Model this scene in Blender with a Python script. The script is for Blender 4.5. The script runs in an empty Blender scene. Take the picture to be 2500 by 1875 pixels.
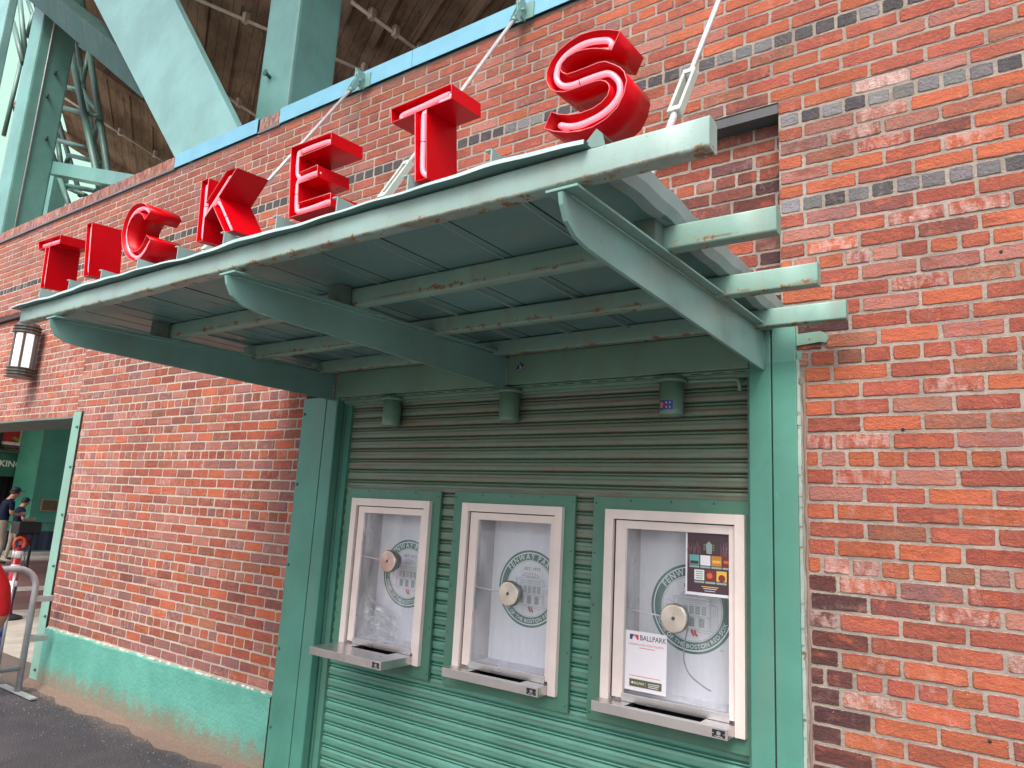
import bpy, bmesh, math, random
from mathutils import Vector, Matrix
R = math.radians
random.seed(7)
S = bpy.context.scene
C = S.collection

# ------------------------------------------------------------------ camera
cam_d = bpy.data.cameras.new("camera"); cam = bpy.data.objects.new("camera", cam_d); C.objects.link(cam)
CAM_RIGHT = (0.820291, 0.569277, 0.055198)
CAM_DOWN = (-0.060405, 0.182200, -0.981404)
CAM_FWD = (-0.568748, 0.801703, 0.183844)
r_, d_, f_ = Vector(CAM_RIGHT), Vector(CAM_DOWN), Vector(CAM_FWD)
mw = Matrix(((r_.x, -d_.x, -f_.x, 0.0), (r_.y, -d_.y, -f_.y, -2.9901), (r_.z, -d_.z, -f_.z, 1.6184), (0, 0, 0, 1)))
cam.matrix_world = mw
cam_d.sensor_width = 36; cam_d.lens = 24.955
cam_d.clip_start = 0.05; cam_d.clip_end = 500
S.camera = cam
S.render.resolution_x = 1024; S.render.resolution_y = 768

# ------------------------------------------------------------------ world and sun (bright overcast)
w = bpy.data.worlds.new("World"); S.world = w; w.use_nodes = True
nt = w.node_tree
bg = nt.nodes["Background"]
sky = nt.nodes.new("ShaderNodeTexSky"); sky.sky_type = 'NISHITA'; sky.sun_disc = False
SUN_EL, SUN_AZ = R(54), R(16)       # azimuth measured from -Y (street side) towards +X
sky.sun_elevation = SUN_EL; sky.air_density = 1.0; sky.dust_density = 5.0; sky.ozone_density = 0.6
sdir = Vector((math.sin(SUN_AZ) * math.cos(SUN_EL), -math.cos(SUN_AZ) * math.cos(SUN_EL), math.sin(SUN_EL)))
sky.sun_rotation = math.atan2(sdir.x, sdir.y)
hs = nt.nodes.new("ShaderNodeHueSaturation"); hs.inputs['Saturation'].default_value = 0.65
nt.links.new(sky.outputs[0], hs.inputs['Color']); nt.links.new(hs.outputs[0], bg.inputs[0])
bg.inputs[1].default_value = 0.15
sl = bpy.data.lights.new("sun", 'SUN'); sl.energy = 1.5; sl.angle = R(28); sl.color = (1.0, 0.97, 0.94)
so = bpy.data.objects.new("sun", sl); C.objects.link(so)
so.rotation_euler = (-sdir).to_track_quat('-Z', 'Y').to_euler()
S.view_settings.view_transform = 'Standard'; S.view_settings.look = 'None'
S.view_settings.gamma = 1; S.view_settings.use_curve_mapping = False
S.view_settings.exposure = 1.08
S.render.engine = 'CYCLES'
S.cycles.max_bounces = 8; S.cycles.transparent_max_bounces = 12

# ------------------------------------------------------------------ helpers
def srgb(r, g, b):
    f = lambda c: (c / 255) / 12.92 if c / 255 <= 0.04045 else ((c / 255 + 0.055) / 1.055) ** 2.4
    return (f(r), f(g), f(b))

class NB:
    def __init__(s, m):
        m.use_nodes = True; s.t = m.node_tree; s.p = s.t.nodes["Principled BSDF"]; s.out = s.t.nodes["Material Output"]
        s.pos = s.n("ShaderNodeNewGeometry").outputs['Position']
        s.co = s.n("ShaderNodeTexCoord").outputs['Object']
    def n(s, ty, **k):
        x = s.t.nodes.new(ty)
        for a, b in k.items(): setattr(x, a, b)
        return x
    def l(s, a, b): s.t.links.new(a, b)
    def val(s, sock, v):
        if hasattr(v, 'links') or hasattr(v, 'is_linked'): s.l(v, sock)
        else:
            if isinstance(v, tuple) and len(v) == 3 and len(sock.default_value) == 4: v = (*v, 1)
            sock.default_value = v
    def noise(s, scale, detail=3, rough=0.6, vec=None, dist=0, stretch=None):
        x = s.n("ShaderNodeTexNoise"); x.inputs['Scale'].default_value = scale
        x.inputs['Detail'].default_value = detail; x.inputs['Roughness'].default_value = rough; x.inputs['Distortion'].default_value = dist
        v = vec or s.pos
        if stretch:
            mp = s.n("ShaderNodeMapping"); mp.inputs['Scale'].default_value = stretch; s.l(v, mp.inputs[0]); v = mp.outputs[0]
        s.l(v, x.inputs['Vector'])
        return x.outputs['Fac']
    def ramp(s, fac, a, b, smooth=True):       # 0 below a, 1 above b
        x = s.n("ShaderNodeMapRange"); x.interpolation_type = 'SMOOTHSTEP' if smooth else 'LINEAR'
        s.val(x.inputs['Value'], fac); x.inputs['From Min'].default_value = a; x.inputs['From Max'].default_value = b
        return x.outputs['Result']
    def math(s, op, a, b=0.0, clamp=False):
        x = s.n("ShaderNodeMath", operation=op); x.use_clamp = clamp; s.val(x.inputs[0], a); s.val(x.inputs[1], b); return x.outputs[0]
    def mix(s, fac, a, b, mode='MIX'):
        x = s.n("ShaderNodeMix", data_type='RGBA', blend_type=mode)
        s.val(x.inputs[0], fac); s.val(x.inputs[6], a); s.val(x.inputs[7], b); return x.outputs[2]
    def bump(s, h, strength=0.5, dist=0.002, prev=None):
        x = s.n("ShaderNodeBump"); x.inputs['Strength'].default_value = strength; x.inputs['Distance'].default_value = dist
        s.l(h, x.inputs['Height'])
        if prev: s.l(prev, x.inputs['Normal'])
        return x.outputs[0]
    def xyz(s, v=None):
        x = s.n("ShaderNodeSeparateXYZ"); s.l(v or s.pos, x.inputs[0]); return x.outputs
    def set(s, **k):
        nm = dict(col='Base Color', rough='Roughness', metal='Metallic', nor='Normal', spec='Specular IOR Level', emi='Emission Color', es='Emission Strength', coat='Coat Weight')
        for a, b in k.items(): s.val(s.p.inputs[nm[a]], b)

MC = {}
def simple(name, col, rough=0.6, metal=0.0, var=0.12, bump=0.15, bs=220, spec=0.5):
    if name in MC: return MC[name]
    m = bpy.data.materials.new(name); b = NB(m)
    n1 = b.noise(6, 4)
    c = b.mix(b.ramp(n1, 0.3, 0.7), tuple(x * (1 - var) for x in col), tuple(min(1, x * (1 + var)) for x in col))
    b.set(col=c, rough=b.math('ADD', b.math('MULTIPLY', b.noise(14, 3), 0.2), rough - 0.1), metal=metal, spec=spec)
    if bump: b.set(nor=b.bump(b.noise(bs, 3), bump, 0.001))
    MC[name] = m; return m

RUST = (0.16, 0.055, 0.018); DIRT = (0.17, 0.12, 0.08)
def paint(name, col, rough=0.38, rust=0.0, rz=None, grime=0.25, bump=0.35, chip=0.0, orange=True):
    """old brushed steel paint: streaks, faded areas, blistered rust"""
    if name in MC: return MC[name]
    m = bpy.data.materials.new(name); b = NB(m)
    big = b.noise(1.7, 4, 0.6); streak = b.noise(3, 4, 0.65, stretch=(3, 3, 0.35)); fine = b.noise(55, 4, 0.7)
    c = b.mix(b.ramp(big, 0.35, 0.7), tuple(x * 0.86 for x in col), tuple(x * 1.1 for x in col))
    gr = b.math('MULTIPLY', b.ramp(streak, 0.48, 0.72), grime)
    c = b.mix(gr, c, (0.20, 0.19, 0.15))
    spk = b.math('MULTIPLY', b.ramp(b.noise(120, 2), 0.68, 0.74), 0.5)
    c = b.mix(spk, c, tuple(x * 0.45 for x in col))
    ro = b.math('ADD', b.math('MULTIPLY', fine, 0.22), rough - 0.08)
    h = b.math('ADD', b.math('MULTIPLY', b.noise(90, 3), 0.35), b.math('MULTIPLY', b.noise(16, 4, 0.65), 1.2))
    if rust > 0:
        rn = b.noise(17, 9, 0.74, dist=0.3)
        t = 0.760 - 0.14 * rust
        if rz is not None:      # more rust in a band of heights [z, width] where water gathers
            z = b.xyz()[2]
            band = b.ramp(b.math('ABSOLUTE', b.math('SUBTRACT', z, rz[0])), rz[1], rz[1] * 0.25)
            rn = b.math('ADD', rn, b.math('MULTIPLY', band, 0.10))
        k = b.ramp(rn, t, t + 0.035)
        halo = b.ramp(rn, t - 0.07, t + 0.02)
        c = b.mix(b.math('MULTIPLY', halo, 0.30), c, (0.36, 0.27, 0.15))
        rc = b.mix(b.noise(60, 4), (0.10, 0.05, 0.025), (0.30, 0.16, 0.07))
        c = b.mix(k, c, rc)
        ro = b.math('ADD', ro, b.math('MULTIPLY', k, 0.4))
        h = b.math('SUBTRACT', h, b.math('MULTIPLY', k, 1.2))
    if chip > 0:
        ck = b.ramp(b.noise(7, 7, 0.75, dist=0.8), 0.70 - chip, 0.72 - chip)
        c = b.mix(ck, c, (0.45, 0.55, 0.50)); h = b.math('SUBTRACT', h, ck)
    if rust > 0.3 and rz is not None:
        ln = b.math('MULTIPLY', b.ramp(b.math('ABSOLUTE', b.math('SUBTRACT', z, rz[0] + 0.001)), 0.0055, 0.001), b.ramp(b.noise(6, 6, 0.75, stretch=(1, 1, 0.2)), 0.47, 0.56))
        c = b.mix(b.math('MULTIPLY', ln, 0.75), c, (0.15, 0.09, 0.05))
    dk = b.math('MULTIPLY', b.ramp(b.noise(2.6, 8, 0.8, stretch=(1, 1, 0.5)), 0.53, 0.75), 0.30)
    c = b.mix(dk, c, tuple(x * 0.42 for x in col))
    scr = b.math('MULTIPLY', b.ramp(b.noise(38, 4, 0.6, dist=2.0, stretch=(1, 1, 0.3)), 0.735, 0.75), 0.35)
    c = b.mix(scr, c, tuple(min(1, x * 1.7 + 0.05) for x in col))
    b.set(col=c, rough=ro, nor=b.bump(h, bump, 0.0022), spec=0.5)
    MC[name] = m; return m

G_FRAME = (0.070, 0.235, 0.180)
G_CANOPY = (0.190, 0.340, 0.295)
M_canopy_beam = paint("canopy_beam_paint", (0.235, 0.345, 0.315), 0.36, rust=0.75, rz=(2.405, 0.018), grime=0.3)
M_purlin = paint("purlin_paint", (0.185, 0.32, 0.27), 0.42, rust=0.85, rz=(2.425, 0.02), grime=0.45)
M_bracket = paint("bracket_paint", (0.175, 0.335, 0.305), 0.34, rust=0.45, rz=(2.45, 0.03), grime=0.25)
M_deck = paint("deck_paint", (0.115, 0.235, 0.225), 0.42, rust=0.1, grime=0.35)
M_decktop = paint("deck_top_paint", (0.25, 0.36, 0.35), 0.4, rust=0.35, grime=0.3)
M_header = paint("header_paint", (0.150, 0.275, 0.205), 0.36, rust=0.05, grime=0.3)
M_frame = paint("frame_paint", G_FRAME, 0.34, rust=0.05, grime=0.22)
M_plate = paint("window_plate_paint", (0.065, 0.195, 0.135), 0.42, rust=0.05, grime=0.2)
M_post = paint("post_paint", (0.21, 0.39, 0.32), 0.4, rust=0.1, grime=0.3)
M_struct = paint("stadium_steel_paint", (0.145, 0.335, 0.295), 0.33, rust=0.0, grime=0.2, bump=0.5)
M_struct_l = paint("stadium_girder_paint", (0.215, 0.415, 0.395), 0.42, rust=0.0, grime=0.08, bump=0.15)
M_strut = paint("lattice_paint", (0.10, 0.21, 0.18), 0.4, rust=0.15, grime=0.3)
M_bluecap = simple("blue_coping_metal", (0.17, 0.42, 0.55), 0.35, var=0.06, bump=0.1, bs=40)
M_lead = simple("grey_flashing", (0.16, 0.155, 0.17), 0.5)
M_steel = simple("galvanised_rod", (0.55, 0.53, 0.53), 0.4, 0.25)
M_red = None

# ------------------------------------------------------------------ mesh building
class MB:
    def __init__(s): s.v = []; s.f = []; s.mi = []; s.sm = []
    def add(s, vs, fs, mi=0, smooth=False):
        o = len(s.v); s.v += [tuple(v) for v in vs]
        for f in fs: s.f.append([i + o for i in f]); s.mi.append(mi); s.sm.append(smooth)
    def box(s, a, b, mi=0, bev=0.0):
        x0, y0, z0 = (min(a[i], b[i]) for i in range(3)); x1, y1, z1 = (max(a[i], b[i]) for i in range(3))
        if bev <= 0:
            s.add([(x0,y0,z0),(x1,y0,z0),(x1,y1,z0),(x0,y1,z0),(x0,y0,z1),(x1,y0,z1),(x1,y1,z1),(x0,y1,z1)],
                  [(3,2,1,0),(4,5,6,7),(0,1,5,4),(1,2,6,5),(2,3,7,6),(3,0,4,7)], mi); return
        bm = bmesh.new(); bmesh.ops.create_cube(bm, size=1)
        for v in bm.verts: v.co = Vector(((x0+x1)/2 + v.co.x*(x1-x0), (y0+y1)/2 + v.co.y*(y1-y0), (z0+z1)/2 + v.co.z*(z1-z0)))
        bmesh.ops.bevel(bm, geom=bm.edges[:], offset=bev, segments=2, profile=0.6, affect='EDGES')
        bm.verts.index_update()
        s.add([v.co for v in bm.verts], [[v.index for v in f.verts] for f in bm.faces], mi, False); bm.free()
    def obox(s, p, q, up, wdt, hgt, mi=0, bev=0.0):
        """box beam from p to q; wdt across (side), hgt along up"""
        p, q = Vector(p), Vector(q); d = (q - p); L = d.length; d.normalize()
        up = Vector(up); side = d.cross(up).normalized(); up = side.cross(d).normalized()
        t = MB(); t.box((0, -wdt/2, -hgt/2), (L, wdt/2, hgt/2), mi, bev)
        s.add([p + d*v[0] + side*v[1] + up*v[2] for v in t.v], t.f, mi)
    def prism(s, poly, axis, a, b, mi=0, smooth=False):
        """poly: 2-D outline; axis 'x': (y,z) along x; 'y': (x,z) along y; 'z': (x,y) along z"""
        mk = {'x': lambda t, u, v: (t, u, v), 'y': lambda t, u, v: (u, t, v), 'z': lambda t, u, v: (u, v, t)}[axis]
        n = len(poly); vs = [mk(a, *p) for p in poly] + [mk(b, *p) for p in poly]
        fs = [list(range(n))[::-1], [n + i for i in range(n)]] + [(i, (i+1) % n, n + (i+1) % n, n + i) for i in range(n)]
        s.add(vs, fs, mi, smooth)
    def tube(s, pts, r, n=10, mi=0, cap=True, rs=None):
        pts = [Vector(p) for p in pts]; rings = []; u = None
        for i, p in enumerate(pts):
            t = ((pts[i+1] if i+1 < len(pts) else p) - (pts[i-1] if i else p)).normalized()
            if u is None:
                u = t.orthogonal().normalized()
            u = (u - t * u.dot(t)).normalized(); v = t.cross(u)
            rr = rs[i] if rs else r
            rings.append([p + (u * math.cos(2*math.pi*k/n) + v * math.sin(2*math.pi*k/n)) * rr for k in range(n)])
        vs = [q for g in rings for q in g]; fs = []
        for i in range(len(pts)-1):
            for k in range(n): fs.append((i*n+k, i*n+(k+1) % n, (i+1)*n+(k+1) % n, (i+1)*n+k))
        s.add(vs, fs, mi, True)
        if cap:
            o = len(s.v) - len(vs)
            s.f += [[o + k for k in range(n)][::-1], [o + (len(pts)-1)*n + k for k in range(n)]]; s.mi += [mi, mi]; s.sm += [False, False]
    def lathe(s, prof, c, axis='z', n=24, mi=0, smooth=True):
        """prof: (radius, height)"""
        vs = []; fs = []
        for r, h in prof:
            for k in range(n):
                a = 2*math.pi*k/n; x, y = r*math.cos(a), r*math.sin(a)
                vs.append({'z': (c[0]+x, c[1]+y, c[2]+h), 'y': (c[0]+x, c[1]+h, c[2]+y), 'x': (c[0]+h, c[1]+x, c[2]+y)}[axis])
        for i in range(len(prof)-1):
            for k in range(n): fs.append((i*n+k, i*n+(k+1) % n, (i+1)*n+(k+1) % n, (i+1)*n+k))
        s.add(vs, fs, mi, smooth)
        o = len(s.v) - len(vs)
        s.f += [[o+k for k in range(n)][::-1], [o+(len(prof)-1)*n+k for k in range(n)]]; s.mi += [mi, mi]; s.sm += [False, False]
    def build(s, name, mats, parent=None, loc=None, fix=True):
        me = bpy.data.meshes.new(name); me.from_pydata(s.v, [], s.f); me.update()
        if not isinstance(mats, (list, tuple)): mats = [mats]
        for m in mats: me.materials.append(m)
        me.polygons.foreach_set('material_index', s.mi); me.polygons.foreach_set('use_smooth', s.sm)
        if fix:
            bm = bmesh.new(); bm.from_mesh(me); bmesh.ops.recalc_face_normals(bm, faces=bm.faces[:]); bm.to_mesh(me); bm.free()
        o = bpy.data.objects.new(name, me); C.objects.link(o)
        if parent is not None:
            o.parent = parent; o.matrix_parent_inverse = Matrix.Translation(-world_loc(parent))
        return o

def world_loc(o):
    v = Vector(o.location)
    while o.parent is not None:
        v = o.matrix_parent_inverse.translation + v; o = o.parent; v = v + Vector(o.location)
    return v

def tag(o, label, cat=None, group=None, kind=None):
    if label: o['label'] = label
    if cat: o['category'] = cat
    if group: o['group'] = group
    if kind: o['kind'] = kind
    return o
def thing(name, label, cat, loc=(0, 0, 0), group=None):
    o = bpy.data.objects.new(name, None); C.objects.link(o); o.location = loc; o.empty_display_size = 0.1
    return tag(o, label, cat, group)
def struct(o): o['kind'] = 'structure'; return o

def smooth_path(pts, sub=6, closed=False):
    P = [Vector(p) for p in pts]; out = []; n = len(P)
    for i in range(n - 1):
        p0 = P[max(i-1, 0)]; p1 = P[i]; p2 = P[i+1]; p3 = P[min(i+2, n-1)]
        for k in range(sub):
            t = k / sub
            out.append(0.5*((2*p1) + (p2-p0)*t + (2*p0-5*p1+4*p2-p3)*t*t + (3*p1-p0-3*p2+p3)*t**3))
    out.append(P[-1]); return out

_tc = {}
def text_polys(txt, size=1.0, bold=0.0, align='LEFT'):
    key = (txt, size, bold)
    if key not in _tc:
        cu = bpy.data.curves.new('t', 'FONT'); cu.body = txt; cu.size = size; cu.offset = bold; cu.resolution_u = 3
        o = bpy.data.objects.new('t', cu); C.objects.link(o)
        dg = bpy.context.evaluated_depsgraph_get(); dg.update()
        me = bpy.data.meshes.new_from_object(o.evaluated_get(dg))
        _tc[key] = ([(v.co.x, v.co.y) for v in me.vertices], [list(p.vertices) for p in me.polygons])
        bpy.data.objects.remove(o); bpy.data.curves.remove(cu); bpy.data.meshes.remove(me)
    vs, fs = _tc[key]
    if not vs: return [], [], 0
    x0 = min(v[0] for v in vs); x1 = max(v[0] for v in vs)
    return vs, fs, x1

class Flat:
    """printed sheet: shapes in the (x,z) plane facing -y, thin layers in front of y0"""
    def __init__(s, y0, th=0.0004): s.y0 = y0; s.th = th; s.m = MB(); s.y = lambda l: s.y0 - l * s.th
    def poly(s, pts, mi, lay): s.m.add([(p[0], s.y(lay), p[1]) for p in pts], [list(range(len(pts)))], mi)
    def rect(s, x0, z0, x1, z1, mi, lay): s.poly([(x0, z0), (x1, z0), (x1, z1), (x0, z1)], mi, lay)
    def ring(s, cx, cz, r0, r1, mi, lay, n=72, a0=0, a1=2*math.pi):
        vs = []; fs = []
        for k in range(n + 1):
            a = a0 + (a1 - a0) * k / n
            vs += [(cx + r0*math.cos(a), s.y(lay), cz + r0*math.sin(a)), (cx + r1*math.cos(a), s.y(lay), cz + r1*math.sin(a))]
        for k in range(n): fs.append((2*k, 2*k+1, 2*k+3, 2*k+2))
        s.m.add(vs, fs, mi)
    def line(s, p, q, wd, mi, lay):
        p, q = Vector((p[0], p[1])), Vector((q[0], q[1])); d = (q - p).normalized(); n = Vector((-d.y, d.x)) * wd / 2
        s.poly([p + n, p - n, q - n, q + n], mi, lay)
    def text(s, txt, x, z, size, mi, lay, bold=0.0, align='C', sx=1.0, rot=0.0, shear=0.0):
        vs, fs, W = text_polys(txt, 1.0, bold); W *= sx
        ox = {'C': -W/2, 'L': 0, 'R': -W}[align]; ca, sa = math.cos(rot), math.sin(rot)
        out = []
        for a, b in vs:
            a = (a*sx + ox) * size; b = b * size
            out.append((x + a*ca - b*sa, s.y(lay), z + a*sa + b*ca))
        s.m.add(out, fs, mi)
    def arc_text(s, txt, cx, cz, r, size, mi, lay, a_mid, inside=False, spacing=1.0, bold=0.0, sx=1.0):
        """characters along a circle, centred on angle a_mid; inside=True reads along the bottom"""
        adv = []
        for ch in txt:
            adv.append(0.30 if ch == ' ' else text_polys(ch, 1.0, bold)[2] * sx + 0.07)
        tot = sum(adv) * size * spacing; pos = -tot / 2
        for ch, a in zip(txt, adv):
            wch = a * size * spacing; mid = pos + wch / 2; pos += wch
            if ch == ' ': continue
            if not inside:
                ang = a_mid - mid / r; rot = ang - math.pi/2; rr = r
            else:
                ang = a_mid + mid / r; rot = ang + math.pi/2; rr = r
            s.text(ch, cx + rr*math.cos(ang), cz + rr*math.sin(ang), size, mi, lay, bold, 'C', sx, rot)

# ------------------------------------------------------------------ brick material and brickwork
def brick_mat():
    m = bpy.data.materials.new("brick_face"); b = NB(m)
    col = b.n("ShaderNodeAttribute", attribute_name='bcol').outputs['Color']
    par = b.xyz(b.n("ShaderNodeAttribute", attribute_name='bpar').outputs['Vector'])
    loc = b.xyz(b.n("ShaderNodeAttribute", attribute_name='bloc').outputs['Vector'])
    burn, eff, rnd = par
    ofs = b.n("ShaderNodeCombineXYZ"); b.l(b.math('MULTIPLY', rnd, 37.0), ofs.inputs[0]); b.l(b.math('MULTIPLY', rnd, 91.0), ofs.inputs[2])
    va = b.n("ShaderNodeVectorMath", operation='ADD'); b.l(b.pos, va.inputs[0]); b.l(ofs.outputs[0], va.inputs[1]); P = va.outputs[0]
    du = b.math('SUBTRACT', loc[2], b.math('ABSOLUTE', loc[0])); dv = b.math('SUBTRACT', 0.0295, b.math('ABSOLUTE', loc[1]))
    d = b.math('MINIMUM', du, dv)
    n1 = b.noise(22, 5, 0.65, vec=P, stretch=(0.5, 1, 1)); n2 = b.noise(75, 5, 0.7, vec=P); n3 = b.noise(260, 3, 0.6, vec=P)
    # crusty orange face where the skin has worn off
    worn = b.ramp(b.math('ADD', n1, b.math('MULTIPLY', b.math('SUBTRACT', n2, 0.5), 0.7)), 0.50, 0.60)
    sc = b.n('ShaderNodeSeparateColor'); b.l(col, sc.inputs[0])
    isred = b.ramp(b.math('SUBTRACT', sc.outputs[0], sc.outputs[2]), 0.03, 0.08); worn = b.math('MULTIPLY', worn, isred)
    c = b.mix(b.math('MULTIPLY', worn, 0.80), col, b.mix(0.5, col, (0.52, 0.135, 0.06), 'MIX'))
    c = b.mix(b.math('MULTIPLY', b.ramp(n2, 0.42, 0.72), 0.35), c, b.mix(1.0, c, (0.55, 0.5, 0.52), 'MULTIPLY'))
    # burnt rim / ends, plus a faint painted shadow line round every brick
    dn = b.math('ADD', d, b.math('MULTIPLY', b.math('SUBTRACT', n2, 0.5), 0.018))
    rim = b.math('MULTIPLY', b.ramp(dn, 0.009, 0.001), b.math('MULTIPLY', b.math('ADD', b.math('MULTIPLY', burn, 0.75), 0.25), 0.85))
    body = b.math('MULTIPLY', b.ramp(b.math('ADD', n1, b.math('MULTIPLY', burn, 0.32)), 0.58, 0.86), b.math('MULTIPLY', burn, 0.85), True)
    c = b.mix(b.math('MAXIMUM', rim, body), c, (0.060, 0.030, 0.032))
    # lime bloom
    bl = b.math('MULTIPLY', b.ramp(b.math('ADD', b.noise(30, 4, 0.7, vec=P, stretch=(1, 1, 0.5)), b.math('MULTIPLY', eff, 0.25)), 0.55, 0.80), b.math('MULTIPLY', eff, 1.0), True)
    c = b.mix(b.math('MULTIPLY', bl, 0.8), c, (0.56, 0.42, 0.39))
    # pits and mortar crumbs
    c = b.mix(b.math('MULTIPLY', b.ramp(n3, 0.70, 0.76), 0.75), c, (0.10, 0.035, 0.03))
    c = b.mix(b.math('MULTIPLY', b.ramp(b.noise(140, 2, 0.5, vec=P), 0.735, 0.76), 0.75), c, (0.65, 0.52, 0.42))
    sm = b.ramp(b.math('ADD', d, b.math('MULTIPLY', b.math('SUBTRACT', b.noise(110, 3, vec=P), 0.5), 0.010)), 0.0016, 0.0)
    c = b.mix(b.math('MULTIPLY', sm, 0.7), c, (0.42, 0.35, 0.29))
    h = b.math('ADD', b.math('MULTIPLY', n2, 1.6), b.math('MULTIPLY', n3, 0.45)); h = b.math('SUBTRACT', h, b.math('MULTIPLY', worn, 0.35))
    lum = b.math('ADD', 0.50, b.math('MULTIPLY', b.math('ADD', b.math('MULTIPLY', n2, 0.8), b.math('MULTIPLY', n3, 0.25)), 1.0))
    cc = b.n("ShaderNodeCombineXYZ"); [b.l(lum, cc.inputs[i]) for i in range(3)]; c = b.mix(1.0, c, cc.outputs[0], 'MULTIPLY')
    st = b.math('ADD', b.math('MULTIPLY', b.ramp(b.noise(0.8, 5, 0.6), 0.3, 0.7), 0.22), b.math('MULTIPLY', b.ramp(b.noise(5, 5, 0.7, stretch=(1, 1, 0.18)), 0.3, 0.7), 0.16))
    st = b.math('ADD', st, 0.80); s3 = b.n("ShaderNodeCombineXYZ"); [b.l(st, s3.inputs[i]) for i in range(3)]; c = b.mix(1.0, c, s3.outputs[0], 'MULTIPLY')
    b.set(col=c, rough=0.88, nor=b.bump(h, 1.0, 0.007), spec=0.25)
    return m
def mortar_mat():
    m = bpy.data.materials.new("mortar"); b = NB(m)
    n = b.noise(5, 4); f = b.noise(330, 4, 0.7)
    c = b.mix(b.ramp(n, 0.35, 0.68), (0.275, 0.235, 0.20), (0.41, 0.35, 0.30))
    c = b.mix(b.math('MULTIPLY', b.ramp(f, 0.52, 0.72), 0.5), c, (0.33, 0.27, 0.22))
    c = b.mix(b.math('MULTIPLY', b.ramp(b.xyz()[0], -1.0, -6.0), 0.6), c, (0.66, 0.53, 0.44))
    b.set(col=c, rough=0.95, nor=b.bump(b.math('ADD', f, b.math('MULTIPLY', b.noise(60, 4), 1.5)), 1.0, 0.006), spec=0.15)
    return m
M_brick = brick_mat(); M_mortar = mortar_mat()

def jit(c, v):
    k = random.uniform(1 - v, 1 + v); return tuple(max(0.004, x * k * random.uniform(0.96, 1.04)) for x in c)
def soft(c, k, t=(0.34, 0.165, 0.140)): return tuple(a*(1-k) + b_*k for a, b_ in zip(c, t))
RED = (0.315, 0.080, 0.053); ORG = (0.415, 0.108, 0.053); MAR = (0.205, 0.072, 0.060); PNK = (0.355, 0.150, 0.122); BRN = (0.265, 0.105, 0.070); PUR = (0.235, 0.110, 0.105)
GRY = (0.082, 0.074, 0.078); GRL = (0.185, 0.175, 0.180)
class Bricks:
    def __init__(s): s.v = []; s.f = []; s.c = []; s.p = []; s.l = []
    def brick(s, x0, x1, z0, z1, y, col, burn=0.0, eff=0.0, proud=0.0032, swap=None):
        """swap: function mapping (u along, v up, out) -> world, for faces other than the street side"""
        L = x1 - x0; H = z1 - z0
        if L < 0.012: return
        cx, cz = (x0+x1)/2, (z0+z1)/2; n = max(3, int(L / 0.018)); r = random.uniform(0.003, 0.007)
        j = lambda a=0.0020: random.uniform(-a, a)
        pts = []
        hl, hh = L/2, H/2
        for k in range(n+1): pts.append((-hl + r + (L-2*r)*k/n, -hh + j()))
        pts.append((hl + j(), -hh + r)); pts.append((hl + j(), 0)); pts.append((hl + j(), hh - r))
        for k in range(n+1): pts.append((hl - r - (L-2*r)*k/n, hh + j()))
        pts.append((-hl + j(), hh - r)); pts.append((-hl + j(), 0)); pts.append((-hl + j(), -hh + r))
        m = len(pts); o = len(s.v); tx, tz = random.uniform(-0.0012, 0.0012), random.uniform(-0.0008, 0.0008)
        pr = proud + random.uniform(-0.0012, 0.0016); rn = random.random()
        for ring, (ins, out) in enumerate(((0.0, -0.008), (0.0004, pr - 0.0022), (0.0026, pr))):
            for (a, b_) in pts:
                fa = 1 - ins/hl; fb = 1 - ins/hh
                a2, b2 = a*fa, b_*fb
                oo = out + (tx*a2/hl + tz*b2/hh if ring else 0)
                s.v.append(swap(cx + a2, cz + b2, oo) if swap else (cx + a2, y - oo, cz + b2))
                s.l.append((a2, b2 * 0.0295 / hh, hl)); s.c.append((*col, 1)); s.p.append((burn, eff, rn))
        for ring in range(2):
            for k in range(m):
                s.f.append((o+ring*m+k, o+ring*m+(k+1) % m, o+(ring+1)*m+(k+1) % m, o+(ring+1)*m+k))
        s.f.append([o+2*m+k for k in range(m)])
    def build(s, name, parent):
        me = bpy.data.meshes.new(name); me.from_pydata(s.v, [], s.f); me.materials.append(M_brick); me.update()
        a = me.attributes.new('bcol', 'FLOAT_COLOR', 'POINT'); a.data.foreach_set('color', [x for c in s.c for x in c])
        a = me.attributes.new('bpar', 'FLOAT_VECTOR', 'POINT'); a.data.foreach_set('vector', [x for c in s.p for x in c])
        a = me.attributes.new('bloc', 'FLOAT_VECTOR', 'POINT'); a.data.foreach_set('vector', [x for c in s.l for x in c])
        o = bpy.data.objects.new(name, me); C.objects.link(o); o.parent = parent; return o

def course(B, xa, xb, zc, y, typ, ph, pick, pitch_h=0.0995, hh=0.0285, holes=()):
    pitch = pitch_h if typ == 'h' else 0.2035
    x = xa - (pitch - (ph % pitch)) if ph % pitch else xa
    x = xa - pitch + (ph % pitch)
    while x < xb:
        a, b_ = x + 0.0055 + random.uniform(-0.0015, 0.0015), x + pitch - 0.0055 + random.uniform(-0.0015, 0.0015)
        a, b_ = max(a, xa + 0.001), min(b_, xb - 0.001); x += pitch
        if b_ - a < 0.02: continue
        if any(h[0] < (a+b_)/2 < h[1] and h[2] < zc < h[3] for h in holes): continue
        col, burn, eff = pick((a+b_)/2, zc, typ)
        dz = random.uniform(-0.001, 0.001)
        B.brick(a, b_, zc - hh + dz, zc + hh + dz + random.uniform(-0.001, 0.001), y, col, burn, eff)

ROW = 0.0677; ZA = 3.40
def choose(ws):
    t = random.random() * sum(w for w, _ in ws)
    for w_, c in ws:
        t -= w_
        if t <= 0: return c
    return ws[-1][1]

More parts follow.
